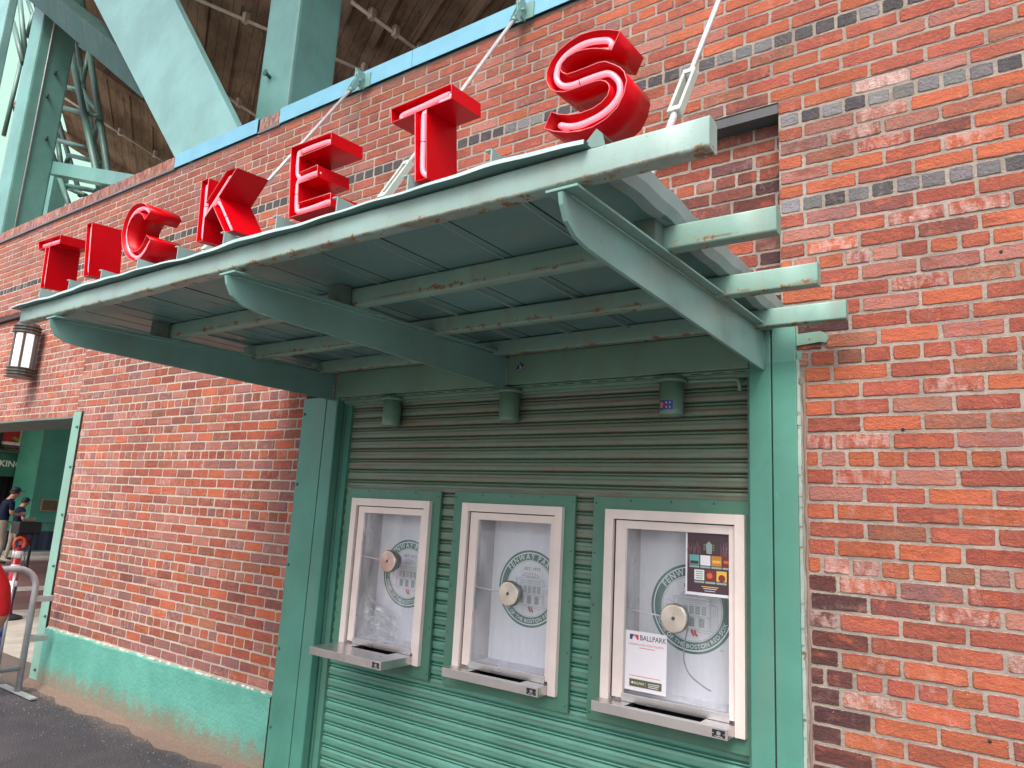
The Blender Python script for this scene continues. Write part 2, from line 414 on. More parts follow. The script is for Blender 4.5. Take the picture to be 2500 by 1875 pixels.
wall = thing('brick_wall', 'long red brick street wall of the stadium with a flat-topped parapet and grey header stripes', 'wall', (0, 0, 0))
B = Bricks()
def pick_upper(x, z, t):
    k = round((z - ZA) / ROW)
    if t == 'g':
        return jit(GRY if random.random() < 0.8 else GRL, 0.2), 0.0, 0.15
    far = min(1, max(0, (-x - 1.5) / 5))
    c = choose([(5, RED), (1.2 - far*0.6, ORG), (0.8 + far, BRN), (0.25 + far*1.8, PUR), (2.0, PNK), (0.12, MAR)])
    c = soft(c, 0.12 + 0.28*far)
    return jit(c, 0.14), random.choice((0, 0, 0.1)), random.choice((0, 0.1, 0.2, 0.4)) * (0.6)
def pick_right(x, z, t):
    k = round((z - ZA) / ROW)
    if t == 'g': return jit(GRL if random.random() < 0.7 else GRY, 0.25), 0.0, 0.2
    if k == 1 and -0.50 < x < -0.31: return PNK, 0.0, 0.95
    if z > 3.42: return pick_upper(x, z, t)
    c = choose([(5, RED), (3.6, ORG), (1.4, BRN), (0.5, MAR), (1.7, PNK), (0.3, PUR)])
    c = soft(c, 0.12, (0.30, 0.14, 0.11)); burn = random.choice((0, 0.1, 0.2, 0.4, 0.6))
    edge = -0.664 if z < 2.46 else -0.752
    if x < edge + 0.11 and z < 1.5: burn = random.choice((0.9, 1.0, 1.1))
    if x < edge + 0.10 and 2.35 < z < 2.5: burn = 1.1
    return jit(c, 0.16), burn, random.choice((0, 0, 0, 0, 0, 0.1, 0.1, 0.2, 0.3, 0.62))
def pick_recess(x, z, t):
    c = choose([(3, RED), (2, MAR), (1.5, ORG), (1.5, PUR), (1, PNK)])
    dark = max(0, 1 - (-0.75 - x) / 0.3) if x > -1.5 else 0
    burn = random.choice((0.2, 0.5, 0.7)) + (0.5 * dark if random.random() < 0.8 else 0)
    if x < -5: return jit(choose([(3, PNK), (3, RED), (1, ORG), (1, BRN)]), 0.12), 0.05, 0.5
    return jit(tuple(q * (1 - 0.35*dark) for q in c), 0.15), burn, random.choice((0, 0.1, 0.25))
def pick_infill(x, z, t):
    left = min(1, max(0, (-x - 4.6) / 2.2)); low = 1 if z < 0.62 else 0
    n = math.sin(x*2.1 + z*1.7) + math.sin(z*3.3 - x*0.9)
    pw = 2.8 if n > 0.3 else 0.9
    if z > 2.3: pw += 1.2
    c = choose([(3.6, RED), (2.4, ORG), (1.4, BRN), (pw + low*14, PUR), (2.2 + 2.5*left, PNK), (0.5 + low*4, MAR)])  # bricks turn pinker leftwards: the light there is put into their colour
    c = soft(c, 0.05 + 0.2*left)
    return jit(c, 0.15), random.choice((0, 0.1, 0.2, 0.4, 0.6)), random.choice((0, 0, 0.1, 0.35)) + 0.35*left*random.random()
XR = 1.3
for k in range(2, 16):
    z = ZA + k * ROW
    typ = 'g' if k == 6 else ('h' if k == 12 else 's')
    ph = {'g': 0.0}.get(typ, (k % 2) * 0.102 + random.uniform(0, 0.02))
    if typ == 'g': course(B, -12.6, XR, z, 0, 'h', 0.0885 - ((-0.638 + 12.6 - 0.044) % 0.0885) * -1, lambda x, zz, t: pick_upper(x, zz, 'g'), 0.0885)
    else: course(B, -12.6, XR, z, 0, typ, ph, pick_upper)
for k in range(1, -50, -1):
    z = ZA + k * ROW
    if z < 0.03: break
    typ = 'g' if k in (0, -6) else ('h' if k in (-10, -16, -22, -28, -34, -40, -46) else 's')
    xa = -0.752 if z > 2.47 else (-0.694 if z > 2.30 else -0.664)
    if typ == 'g': course(B, xa, XR, z, 0, 'h', 0.0885 * 0.02, lambda x, zz, t: pick_right(x, zz, 'g'), 0.0885)
    else: course(B, xa, XR, z, 0, typ, (k % 2) * 0.1015 + 0.002 if typ == 's' else 0.15 % 0.0995, pick_right)
for k in range(0, -17, -1):
    z = ZA + k * ROW + 0.02
    if z < 2.31: break
    typ = 'h' if k in (-3, -9, -15) else 's'
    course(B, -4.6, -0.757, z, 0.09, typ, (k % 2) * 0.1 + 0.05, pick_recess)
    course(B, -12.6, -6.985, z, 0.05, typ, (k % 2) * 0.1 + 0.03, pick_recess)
for j in range(16, -28, -1):
    z = 2.346 + j * ROW
    if z > 3.42 or z < 0.50: continue
    typ = 'h' if j % 6 == 0 else 's'
    xa = -6.985 if z > 2.34 else -6.846
    course(B, xa, -3.77, z, 0, typ, (j % 2) * 0.101 + 0.04 + (0.02 if j % 4 else 0), pick_infill)
# brick-on-edge coping of the parapet, left part and the short gap between the blue caps
x = -12.6
while x < -5.87:
    B.brick(x + 0.004, x + 0.064, 4.475, 4.585, -0.012, jit(choose([(3, PNK), (2, BRN), (2, PUR)]), 0.1), 0, 0.55, proud=0.004); x += 0.0677
x = -4.682
while x < -4.43:
    B.brick(x + 0.004, x + 0.060, 4.475, 4.58, -0.012, jit(choose([(3, PNK), (2, BRN), (2, PUR)]), 0.1), 0, 0.7, proud=0.004); x += 0.064
B.build('brickwork', wall)
m = MB()
for hx, hz in ((0.02, 2.66), (-0.11, 0.98), (-0.32, 2.02)): m.lathe([(0.006, -0.001), (0.006, -0.0062), (0.003, -0.0064)], (hx, 0, hz), 'y', 10)
m.build('drill_holes', simple('hole_dark', (0.02, 0.015, 0.015), 0.9), wall)
m = MB()
m.box((-12.6, 0.0, 3.503), (XR, 0.32, 4.466))                  # parapet
m.box((-12.6, 0.05, 2.30), (-6.985, 0.318, 3.45))
m.box((-4.62, 0.09, 2.475), (-0.752, 0.316, 3.45))
m.box((-0.752, 0.0, 0.0), (XR, 0.322, 3.5))
m.box((-6.985, 0.0, 2.345), (-3.77, 0.314, 3.45)); m.box((-6.846, 0.0, 0.0), (-3.77, 0.314, 2.345))
m.box((-12.6, -0.010, 4.467), (-5.872, 0.30, 4.583)); m.box((-4.686, -0.010, 4.467), (-4.415, 0.30, 4.58))
m.build('mortar', M_mortar, wall)
def flashing(x0, x1, name='coping'):
    m = MB(); m.prism([(-0.028, 4.462), (-0.024, 4.462), (-0.024, 4.580), (0.33, 4.590), (0.33, 4.47), (0.334, 4.47), (0.334, 4.597), (-0.028, 4.588)], 'x', x0, x1)
    return m.build(name, M_bluecap, wall)
flashing(-5.868, -4.688); flashing(-4.412, -3.05); flashing(-3.046, -0.9); flashing(-0.896, XR)
m = MB(); m.box((-12.6, -0.026, 4.452), (-5.87, 0.0, 4.472)); m.box((-4.686, -0.022, 4.456), (-4.415, 0.0, 4.470)); m.build('drip_edge', M_lead, wall)
M_lintel = simple("lintel_steel", (0.055, 0.055, 0.06), 0.55)
m = MB(); m.box((-4.62, 0.003, 3.452), (-0.755, 0.30, 3.496)); m.build('lintel', M_lintel, wall)
M_brownsteel = simple("brown_lintel", (0.055, 0.03, 0.022), 0.7)
m = MB(); m.box((-12.6, 0.004, 3.452), (-7.0, 0.30, 3.498)); m.build('lintel', M_brownsteel, wall)
m = MB(); 
pts = []
for i in range(29):
    x = -12.6 + (5.6) * i / 28; pts.append(x)
for i in range(28):
    a, b_ = pts[i], pts[i+1]; da, db = 0.006*math.sin(a*5), 0.006*math.sin(b_*5)
    m.add([(a, -0.012+da, 2.285), (b_, -0.012+db, 2.285), (b_, -0.012+db, 2.302), (a, -0.012+da, 2.302), (a, 0.5, 2.285), (b_, 0.5, 2.285), (b_, 0.5, 2.302), (a, 0.5, 2.302)],
          [(0,1,2,3), (0,4,5,1), (3,2,6,7)])
m.build('soffit_flashing', paint("soffit_paint", (0.10, 0.16, 0.14), 0.5, grime=0.4), wall)
# painted plinth
def plinth_mat():
    m = bpy.data.materials.new("plinth_paint"); b = NB(m)
    z = b.xyz()[2]
    big = b.noise(2.2, 5, 0.6); c = b.mix(b.ramp(big, 0.35, 0.7), (0.085, 0.295, 0.235), (0.120, 0.365, 0.295))
    crk = b.noise(9, 8, 0.75, dist=1.5)
    c = b.mix(b.ramp(b.math('ABSOLUTE', b.math('SUBTRACT', crk, 0.5)), 0.006, 0.0), c, (0.04, 0.12, 0.09))
    dn = b.math('ADD', b.math('MULTIPLY', z, -2.6), b.math('MULTIPLY', b.noise(13, 9, 0.8, stretch=(1, 1, 0.7)), 1.35))
    dm = b.ramp(dn, 0.05, 0.52)
    c = b.mix(b.math('MULTIPLY', dm, 0.85), c, b.mix(b.noise(40, 4), (0.17, 0.115, 0.08), (0.28, 0.20, 0.145)))
    chip = b.ramp(b.noise(2.6, 6, 0.7, dist=0.6), 0.715, 0.725); c = b.mix(chip, c, (0.50, 0.58, 0.50))
    h = b.math('ADD', b.math('MULTIPLY', b.noise(38, 5, 0.7), 1.5), b.math('MULTIPLY', crk, 1.0)); h = b.math('SUBTRACT', h, chip)
    b.set(col=c, rough=0.55, nor=b.bump(h, 0.75, 0.006), spec=0.4); return m
M_plinth = plinth_mat()
m = MB(); 
NX = 90; top = []
for i in range(NX + 1):
    x = -6.84 + (6.84 - 3.772) * i / NX; top.append((x, 0.470 + 0.004*math.sin(x*9) + random.uniform(-0.003, 0.003)))
for i in range(NX):
    (a, za), (b_, zb) = top[i], top[i+1]
    m.add([(a, -0.022, 0.0), (b_, -0.022, 0.0), (b_, -0.022, zb-0.008), (a, -0.022, za-0.008), (a, -0.006, za), (b_, -0.006, zb), (b_, 0.0, zb), (a, 0.0, za)], [(0,1,2,3), (3,2,5,4), (4,5,6,7)])
m.build('plinth', M_plinth, wall)
m = MB()
for i in range(60):
    x = -6.83 + 3.05*i/60; 
    if random.random() < 0.6: m.box((x, -0.012, 0.468), (x + random.uniform(0.02, 0.05), -0.001, 0.474 + random.uniform(0, 0.006)))
m.build('plaster_edge', simple("old_plaster", (0.6, 0.58, 0.52), 0.9), wall)
# green corner strip on the opening jamb with bolts
po = MB(); po.box((-7.005, -0.014, 0.0), (-6.846, 0.19, 2.338), bev=0.002)
post = po.build('corner_strip', M_post, wall)
M_bolt = simple("painted_bolt", (0.03, 0.12, 0.10), 0.5)
for z in (0.12, 0.56, 0.98, 1.42, 1.84, 2.2):
    t = MB(); t.lathe([(0.013, 0.0), (0.013, -0.006), (0.007, -0.008), (0.007, -0.016)], (-6.885 - 0.02*(z < 0.2), -0.014, z), 'y', 8, smooth=False); t.build('bolt', M_bolt, post)
m = MB(); m.box((-6.846, -0.019, 0.0), (-6.838, 0.0, 2.34)); m.build('joint', simple('dark_joint', (0.03, 0.025, 0.02), 0.9), wall)

# ------------------------------------------------------------------ ground
def asphalt_mat():
    m = bpy.data.materials.new("asphalt"); b = NB(m)
    v = b.n("ShaderNodeTexVoronoi"); v.inputs['Scale'].default_value = 130; b.l(b.pos, v.inputs['Vector'])
    big = b.noise(0.9, 6, 0.65)
    c = b.mix(b.ramp(big, 0.35, 0.7), (0.040, 0.038, 0.046), (0.082, 0.074, 0.080))
    c = b.mix(b.math('MULTIPLY', b.ramp(v.outputs['Distance'], 0.25, 0.05), 0.4), c, (0.17, 0.15, 0.15))
    y = b.xyz()[1]
    near = b.math('ADD', b.ramp(y, -0.34, -0.02), b.math('MULTIPLY', b.math('SUBTRACT', b.noise(9, 9, 0.8), 0.5), 1.9))
    c = b.mix(b.math('MULTIPLY', b.ramp(near, 0.45, 0.95), 0.75), c, b.mix(b.noise(70, 3), (0.085, 0.062, 0.052), (0.20, 0.15, 0.12)))
    lf = b.ramp(b.noise(9, 2, 0.5, stretch=(1, 2.2, 1)), 0.79, 0.80); c = b.mix(lf, c, (0.30, 0.17, 0.12))
    h = b.math('ADD', b.math('MULTIPLY', v.outputs['Distance'], -1.2), b.math('MULTIPLY', b.noise(30, 5), 1.0))
    b.set(col=c, rough=0.85, nor=b.bump(h, 0.9, 0.006), spec=0.35); return m
g = MB(); g.add([(-60, -60, 0), (60, -60, 0), (60, 60, 0), (-60, 60, 0)], [(0, 1, 2, 3)])
struct(g.build('ground', asphalt_mat()))
def conc_mat(name, c0, c1, lines=None):
    m = bpy.data.materials.new(name); b = NB(m)
    c = b.mix(b.ramp(b.noise(3, 5), 0.35, 0.7), c0, c1)
    if lines:
        vec = b.n("ShaderNodeMapping"); vec.inputs['Rotation'].default_value = (0, 0, lines[1]); b.l(b.pos, vec.inputs[0])
        x = b.xyz(vec.outputs[0])[0]; fr = b.math('FRACT', b.math('MULTIPLY', x, lines[0]))
        c = b.mix(b.ramp(b.math('ABSOLUTE', b.math('SUBTRACT', fr, 0.5)), 0.06, 0.02), c, tuple(q * 0.25 for q in c0))
    b.set(col=c, rough=0.85, nor=b.bump(b.noise(90, 4), 0.4, 0.003)); return m
M_conc = conc_mat("pavement_concrete", (0.28, 0.25, 0.21), (0.38, 0.34, 0.29))
M_paver = conc_mat("brick_paving", (0.12, 0.055, 0.05), (0.17, 0.075, 0.065), (5.0, 0.9))
def sheet(name, x0, y0, x1, y1, z, mt):
    m = MB(); m.add([(x0, y0, z), (x1, y0, z), (x1, y1, z), (x0, y1, z)], [(0, 1, 2, 3)]); return struct(m.build(name, mt))
sheet('street', -30, -40, 30, -2.0, 0.004, conc_mat('bounce_paving', (0.15, 0.14, 0.135), (0.22, 0.205, 0.195)))  # unseen pale paving, added to bounce light up under the canopy
sheet('pavement', -11.2, 0.3, -7.3, 14, 0.004, M_conc)
sheet('paving', -18.8, -3, -11.2, 14, 0.004, M_paver)
sheet('pavement', -30, -3, -18.8, 14, 0.008, M_conc)
sheet('paving', -13.8, -3, -13.2, 14, 0.009, M_conc)
# dirt and grit at the wall foot
m = MB()
for i in range(60):
    x0, x1 = -7.0 + 3.4*i/60, -7.0 + 3.4*(i+1)/60
    w0, w1 = 0.055 + 0.02*math.sin(x0*5) + 0.012*math.sin(x0*17), 0.055 + 0.02*math.sin(x1*5) + 0.012*math.sin(x1*17)
    m.add([(x0, -0.02, 0.045), (x1, -0.02, 0.045), (x1, -0.02-w1*0.5, 0.022), (x0, -0.02-w0*0.5, 0.022), (x1, -0.02-w1*1.5, 0.001), (x0, -0.02-w0*1.5, 0.001)], [(0,1,2,3)[::-1], (3,2,4,5)[::-1]])
def dirt_mat():
    m = bpy.data.materials.new("dirt"); b = NB(m)
    c = b.mix(b.noise(60, 5, 0.7), (0.085, 0.06, 0.048), (0.27, 0.19, 0.145)); b.set(col=c, rough=0.95, nor=b.bump(b.noise(140, 5, 0.7), 1.0, 0.008)); return m
M_dirt = dirt_mat()
tag(m.build('dirt', M_dirt), 'brown dirt and grit piled along the foot of the green plinth', None, None, 'stuff')
m = MB()
for i in range(700):
    x = random.uniform(-7.1, -3.7); y = -0.03 - abs(random.gauss(0, 0.22)); s = random.uniform(0.001, 0.0038)
    h = 0.0 if y < -0.08 else 0.02 * (1 + (y + 0.02) / 0.08)
    m.add([(x-s, y, h+s*.3), (x+s*.4, y-s, h+s*.3), (x+s, y+s*.6, h+s*.3), (x, y, h+s*1.5)], [(0,1,3), (1,2,3), (2,0,3)])
tag(m.build('grit', simple('grit', (0.34, 0.29, 0.25), 0.9)), 'loose pale grit scattered over the asphalt beside the plinth', None, None, 'stuff')

# ------------------------------------------------------------------ ticket booth: door frame, header, shutter, windows
booth = thing('ticket_booth', 'green steel-framed ticket booth front with closed roller shutter and three cream service windows', 'ticket booth', (-2.15, 0, 0))
def part(mb, name, mt, parent=booth): return mb.build(name, mt, parent)
def paint2(name, low, high, zt):
    m = paint(name, low, 0.36, rust=0.05, grime=0.2); b = NB.__new__(NB); b.t = m.node_tree; b.p = b.t.nodes["Principled BSDF"]
    pos = b.n("ShaderNodeNewGeometry").outputs['Position']; b.pos = pos
    z = b.math('ADD', b.xyz(pos)[2], b.math('MULTIPLY', b.noise(25, 3, vec=pos), 0.02))
    src = b.p.inputs['Base Color'].links[0].from_socket
    c = b.mix(b.ramp(z, zt, zt + 0.002), src, b.mix(1.0, src, high, 'MULTIPLY')); b.l(c, b.p.inputs['Base Color']); return m
M_frame_r = paint2("right_frame_paint", (0.070, 0.235, 0.180), (1.75, 1.25, 1.35), 2.318)
# left jamb
m = MB(); m.box((-3.766, -0.018, 0), (-3.548, 0.1, 2.302), bev=0.003); part(m, 'outer_jamb', M_frame)
for q in (((-3.548, -0.006, 0), (-3.537, 0.1, 2.30)), ((-0.793, -0.010, 0), (-0.789, 0.08, 2.44))):
    m = MB(); m.box(*q); part(m, 'jamb_joint', simple('joint_black', (0.012, 0.02, 0.016), 0.9))
m = MB(); m.prism([(-3.537, -0.020), (-3.446, -0.020), (-3.440, -0.014), (-3.440, 0.03), (-3.452, 0.036), (-3.452, 0.115), (-3.537, 0.115)], 'z', 0.0, 2.295); part(m, 'inner_jamb', M_frame)
m = MB(); m.box((-3.452, 0.050, 0), (-3.435, 0.115, 2.29)); m.box((-3.435, 0.062, 0), (-3.392, 0.072, 2.285)); m.box((-3.402, 0.072, 0), (-3.392, 0.1, 2.285)); part(m, 'shutter_guide', M_frame)
m = MB(); m.box((-0.915, 0.062, 0), (-0.888, 0.076, 2.285)); m.box((-0.918, 0.0725, 0), (-0.908, 0.1, 2.285)); part(m, 'shutter_guide', M_frame)
for z in (0.3, 0.75, 1.25, 1.75, 2.2):
    jt = MB(); jt.lathe([(0.010, 0), (0.010, -0.003), (0.005, -0.008)], (-3.745, -0.018, z), 'y', 8); part(jt, 'rivet', M_bolt)
# right jamb
m = MB(); m.box((-0.884, -0.019, 0), (-0.794, 0.115, 2.452), bev=0.004); part(m, 'inner_jamb', M_frame_r)
m = MB(); m.box((-0.788, -0.021, 0), (-0.694, 0.10, 2.462), bev=0.003); part(m, 'outer_jamb', M_frame_r)
m = MB()
z = 0.0
while z < 2.3:
    dz = random.uniform(0.02, 0.06); w0 = random.uniform(0.011, 0.0135); m.box((-0.694, -0.004 - random.uniform(0, 0.006), z), (-0.694 + w0, 0.02, z + dz)); z += dz
part(m, 'flaking_seal', paint("flaked_paint", (0.30, 0.37, 0.34), 0.7, rust=1.2, grime=0.6, bump=1.0))
m = MB(); pts = [(-0.668 + 0.002*math.sin(i*1.7), 0.0 - 0.001, i*0.06) for i in range(38)]; m.tube(pts, 0.007, 6, rs=[0.006 + 0.002*math.sin(i*2.3) for i in range(38)]); part(m, 'caulk_bead', simple('brown_caulk', (0.20, 0.13, 0.10), 0.8))
# green smears of paint on the bricks right of the jamb
smear = MB(); smear.add([(-0.692, -0.0085, 2.375), (-0.600, -0.0085, 2.383), (-0.578, -0.0085, 2.378), (-0.568, -0.0085, 2.400), (-0.585, -0.0085, 2.422), (-0.603, -0.0085, 2.428), (-0.692, -0.0085, 2.424)], [list(range(7))])
smear.add([(-0.692, -0.0085, 2.315), (-0.674, -0.0085, 2.314), (-0.672, -0.0085, 2.352), (-0.692, -0.0085, 2.352)], [(0, 1, 2, 3)])
smear.build('paint_smear', paint("smear_paint", (0.15, 0.30, 0.24), 0.6, chip=0.05, grime=0.3, rust=1.2), wall)
# header
m = MB(); m.box((-3.470, -0.020, 2.296), (-0.886, 0.10, 2.454), bev=0.003); head = part(m, 'header', M_header)
m = MB(); m.box((-3.44, 0.002, 2.282), (-0.888, 0.03, 2.293)); m.box((-3.44, 0.034, 2.266), (-0.888, 0.048, 2.2925)); m.box((-3.44, 0.055, 2.255), (-0.93, 0.066, 2.290)); part(m, 'drip_channel', M_header)
x = -3.40
while x < -0.95: m = MB(); m.box((x, -0.0005, 2.284), (x + 0.055, 0.004, 2.2865)); part(m, 'slot', simple('slot_black', (0.01, 0.014, 0.012), 0.9)); x += 0.094
m = MB(); m.box((-3.47, -0.014, 2.456), (-0.89, 0.09, 2.462)); part(m, 'header_gap', simple('joint_black', (0.012, 0.02, 0.016), 0.9))
# conduit under the header near the right light
m = MB(); m.tube(smooth_path([(-1.17, 0.03, 2.262), (-1.05, 0.03, 2.260), (-0.965, 0.030, 2.258), (-0.945, 0.030, 2.252), (-0.940, 0.030, 2.235), (-0.940, 0.040, 2.21)]), 0.009, 8); part(m, 'conduit', M_header)
# shutter
def shutter_mat():
    m = bpy.data.materials.new("shutter_paint"); b = NB(m)
    x, y, z = b.xyz()
    base = b.mix(b.ramp(b.noise(1.6, 4), 0.35, 0.7), (0.085, 0.255, 0.190), (0.120, 0.325, 0.250))
    ph = b.math('FRACT', b.math('DIVIDE', b.math('SUBTRACT', z, 0.6720 - 0.0638*10), 0.0638))   # 0 at the groove, grows upward
    soot = b.noise(5, 6, 0.7, stretch=(0.35, 1, 6)); streak = b.noise(12, 6, 0.75, stretch=(0.5, 1, 2.5)); drip = b.noise(60, 5, 0.7, stretch=(1, 1, 0.25))
    up = b.ramp(z, 0.75, 1.9)
    k = b.math('ADD', b.math('ADD', b.math('MULTIPLY', soot, 0.9), b.math('MULTIPLY', b.math('MULTIPLY', up, ph), 0.14)), b.math('MULTIPLY', up, 0.14))
    k = b.math('ADD', k, b.math('MULTIPLY', b.math('SUBTRACT', streak, 0.5), 0.55)); k = b.math('ADD', k, b.math('MULTIPLY', b.math('SUBTRACT', drip, 0.5), 0.25))
    base = b.mix(b.math('MULTIPLY', up, 0.55), base, (0.185, 0.195, 0.140))
    c = b.mix(b.math('MULTIPLY', b.ramp(k, 0.50, 0.90), 0.82), base, b.mix(b.noise(30, 4), (0.140, 0.120, 0.085), (0.27, 0.200, 0.150)))
    c = b.mix(b.math('MULTIPLY', b.ramp(b.math('ADD', k, b.math('MULTIPLY', drip, 0.4)), 0.98, 1.10), 0.6), c, (0.27, 0.12, 0.08))
    groove = b.math('MAXIMUM', b.ramp(ph, 0.07, 0.02), b.ramp(ph, 0.78, 0.99))
    c = b.mix(b.math('MULTIPLY', b.math('MULTIPLY', groove, b.ramp(b.noise(9, 5, stretch=(0.3, 1, 1)), 0.3, 0.62)), 0.65), c, (0.085, 0.060, 0.045))
    b.set(col=c, rough=b.math('ADD', 0.34, b.math('MULTIPLY', k, 0.2)), nor=b.bump(b.math('ADD', b.noise(70, 5, 0.7), b.noise(18, 3)), 0.35, 0.0015), spec=0.45); return m
M_shut = shutter_mat()
P0 = 0.0638; prof = []
z = 0.672 - P0 * 10.5
while z < 2.30:
    g0 = z    # groove low at g0
    for (dz, dy) in ((0.000, 0.004), (0.0035, 0.012), (0.0038, 0.014), (0.006, -0.001), (0.009, -0.0045), (0.015, -0.0068), (0.024, -0.0080), (0.033, -0.0076), (0.040, -0.0060), (0.045, -0.0035), (0.0475, 0.000), (0.0480, 0.013), (0.0500, 0.013), (0.0525, 0.000), (0.0565, -0.0035), (0.0605, -0.001), (0.0620, 0.012)):
        prof.append((0.088 + dy, g0 + dz))
    z += P0
WX = ((-3.284, -2.660), (-2.428, -1.803), (-1.570, -0.922))
m = MB()
cells = [-3.40] + [q for w_ in WX for q in (w_[0] - 0.012, w_[1] + 0.012)] + [-0.905]
for ci in range(len(cells) - 1):
    run = []
    runs = []
    for a_, b_ in prof:
        if ci % 2 == 1 and 0.795 < b_ < 1.69:
            if len(run) > 1: runs.append(run)
            run = []
        else: run.append((a_, b_))
    runs.append(run)
    for run in runs:
        n = len(run); m.add([(cells[ci], a_, b_) for a_, b_ in run] + [(cells[ci+1], a_, b_) for a_, b_ in run], [(i, n + i, n + i + 1, i + 1) for i in range(n - 1)], 0, False)
part(m, 'roller_shutter', M_shut)
m = MB(); m.box((-3.55, 0.235, 0.0), (-0.80, 0.25, 2.45)); part(m, 'backing_sheet', simple('dark_inside', (0.03, 0.035, 0.032), 0.9))

# windows
M_cream = simple("cream_aluminium", (0.74, 0.64, 0.60), 0.42, 0.0, var=0.05, bump=0.08, bs=30)
M_alu = simple("brushed_aluminium", (0.60, 0.57, 0.56), 0.30, 0.85, var=0.08, bump=0.2, bs=60)
M_board = simple("white_board", (0.80, 0.74, 0.82), 0.5, var=0.03, bump=0.0)
M_black = simple("black_plastic", (0.012, 0.012, 0.014), 0.4)
M_emb_g = simple("emblem_green", (0.050, 0.145, 0.138), 0.5, var=0.03, bump=0)
M_emb_w = simple("emblem_white", (0.78, 0.78, 0.78), 0.5, var=0.03, bump=0)
M_emb_l = simple("emblem_line", (0.12, 0.15, 0.16), 0.5, var=0.03, bump=0)
M_emb_m = simple("emblem_pale", (0.24, 0.30, 0.29), 0.5, var=0.03, bump=0)
M_emb_r = simple("emblem_red", (0.55, 0.055, 0.06), 0.5, var=0.03, bump=0)
def disc_mat():
    m = bpy.data.materials.new("turned_aluminium"); b = NB(m)
    b.set(col=(0.75, 0.68, 0.60), metal=0.95, rough=0.26); b.p.inputs['Anisotropic'].default_value = 0.75
    tg = b.n("ShaderNodeTangent", direction_type='RADIAL', axis='Y'); b.l(tg.outputs[0], b.p.inputs['Tangent']); return m
M_disc = disc_mat()
def glass_mat(name, haze=0.06, tint=(0.93, 0.96, 0.96)):
    m = bpy.data.materials.new(name); b = NB(m); b.t.nodes.remove(b.p)
    tr = b.n("ShaderNodeBsdfTransparent"); tr.inputs[0].default_value = (*tint, 1)
    gl = b.n("ShaderNodeBsdfGlossy"); gl.inputs['Roughness'].default_value = 0.02; gl.inputs[0].default_value = (1, 1, 1, 1)
    lw = b.n("ShaderNodeLayerWeight"); lw.inputs[0].default_value = 0.5; fz = b.math('ADD', b.math('MULTIPLY', b.math('POWER', lw.outputs['Facing'], 4.0), 0.9), 0.03)
    mx = b.n("ShaderNodeMixShader"); b.l(fz, mx.inputs[0]); b.l(tr.outputs[0], mx.inputs[1]); b.l(gl.outputs[0], mx.inputs[2])
    df = b.n("ShaderNodeBsdfDiffuse"); df.inputs[0].default_value = (0.75, 0.75, 0.78, 1)
    sm = b.math('MULTIPLY', b.ramp(b.noise(4, 5, 0.6, stretch=(2.5, 1, 0.5)), 0.35, 0.8), haze)  # pale diffuse streaks paint smudges and soft reflections into the pane
    m2 = b.n("ShaderNodeMixShader"); b.l(sm, m2.inputs[0]); b.l(mx.outputs[0], m2.inputs[1]); b.l(df.outputs[0], m2.inputs[2])
    b.l(m2.outputs[0], b.out.inputs['Surface']); return m
M_glass = glass_mat("window_glass", 0.13); M_glass1 = glass_mat("painted_haze_glass", 0.22)

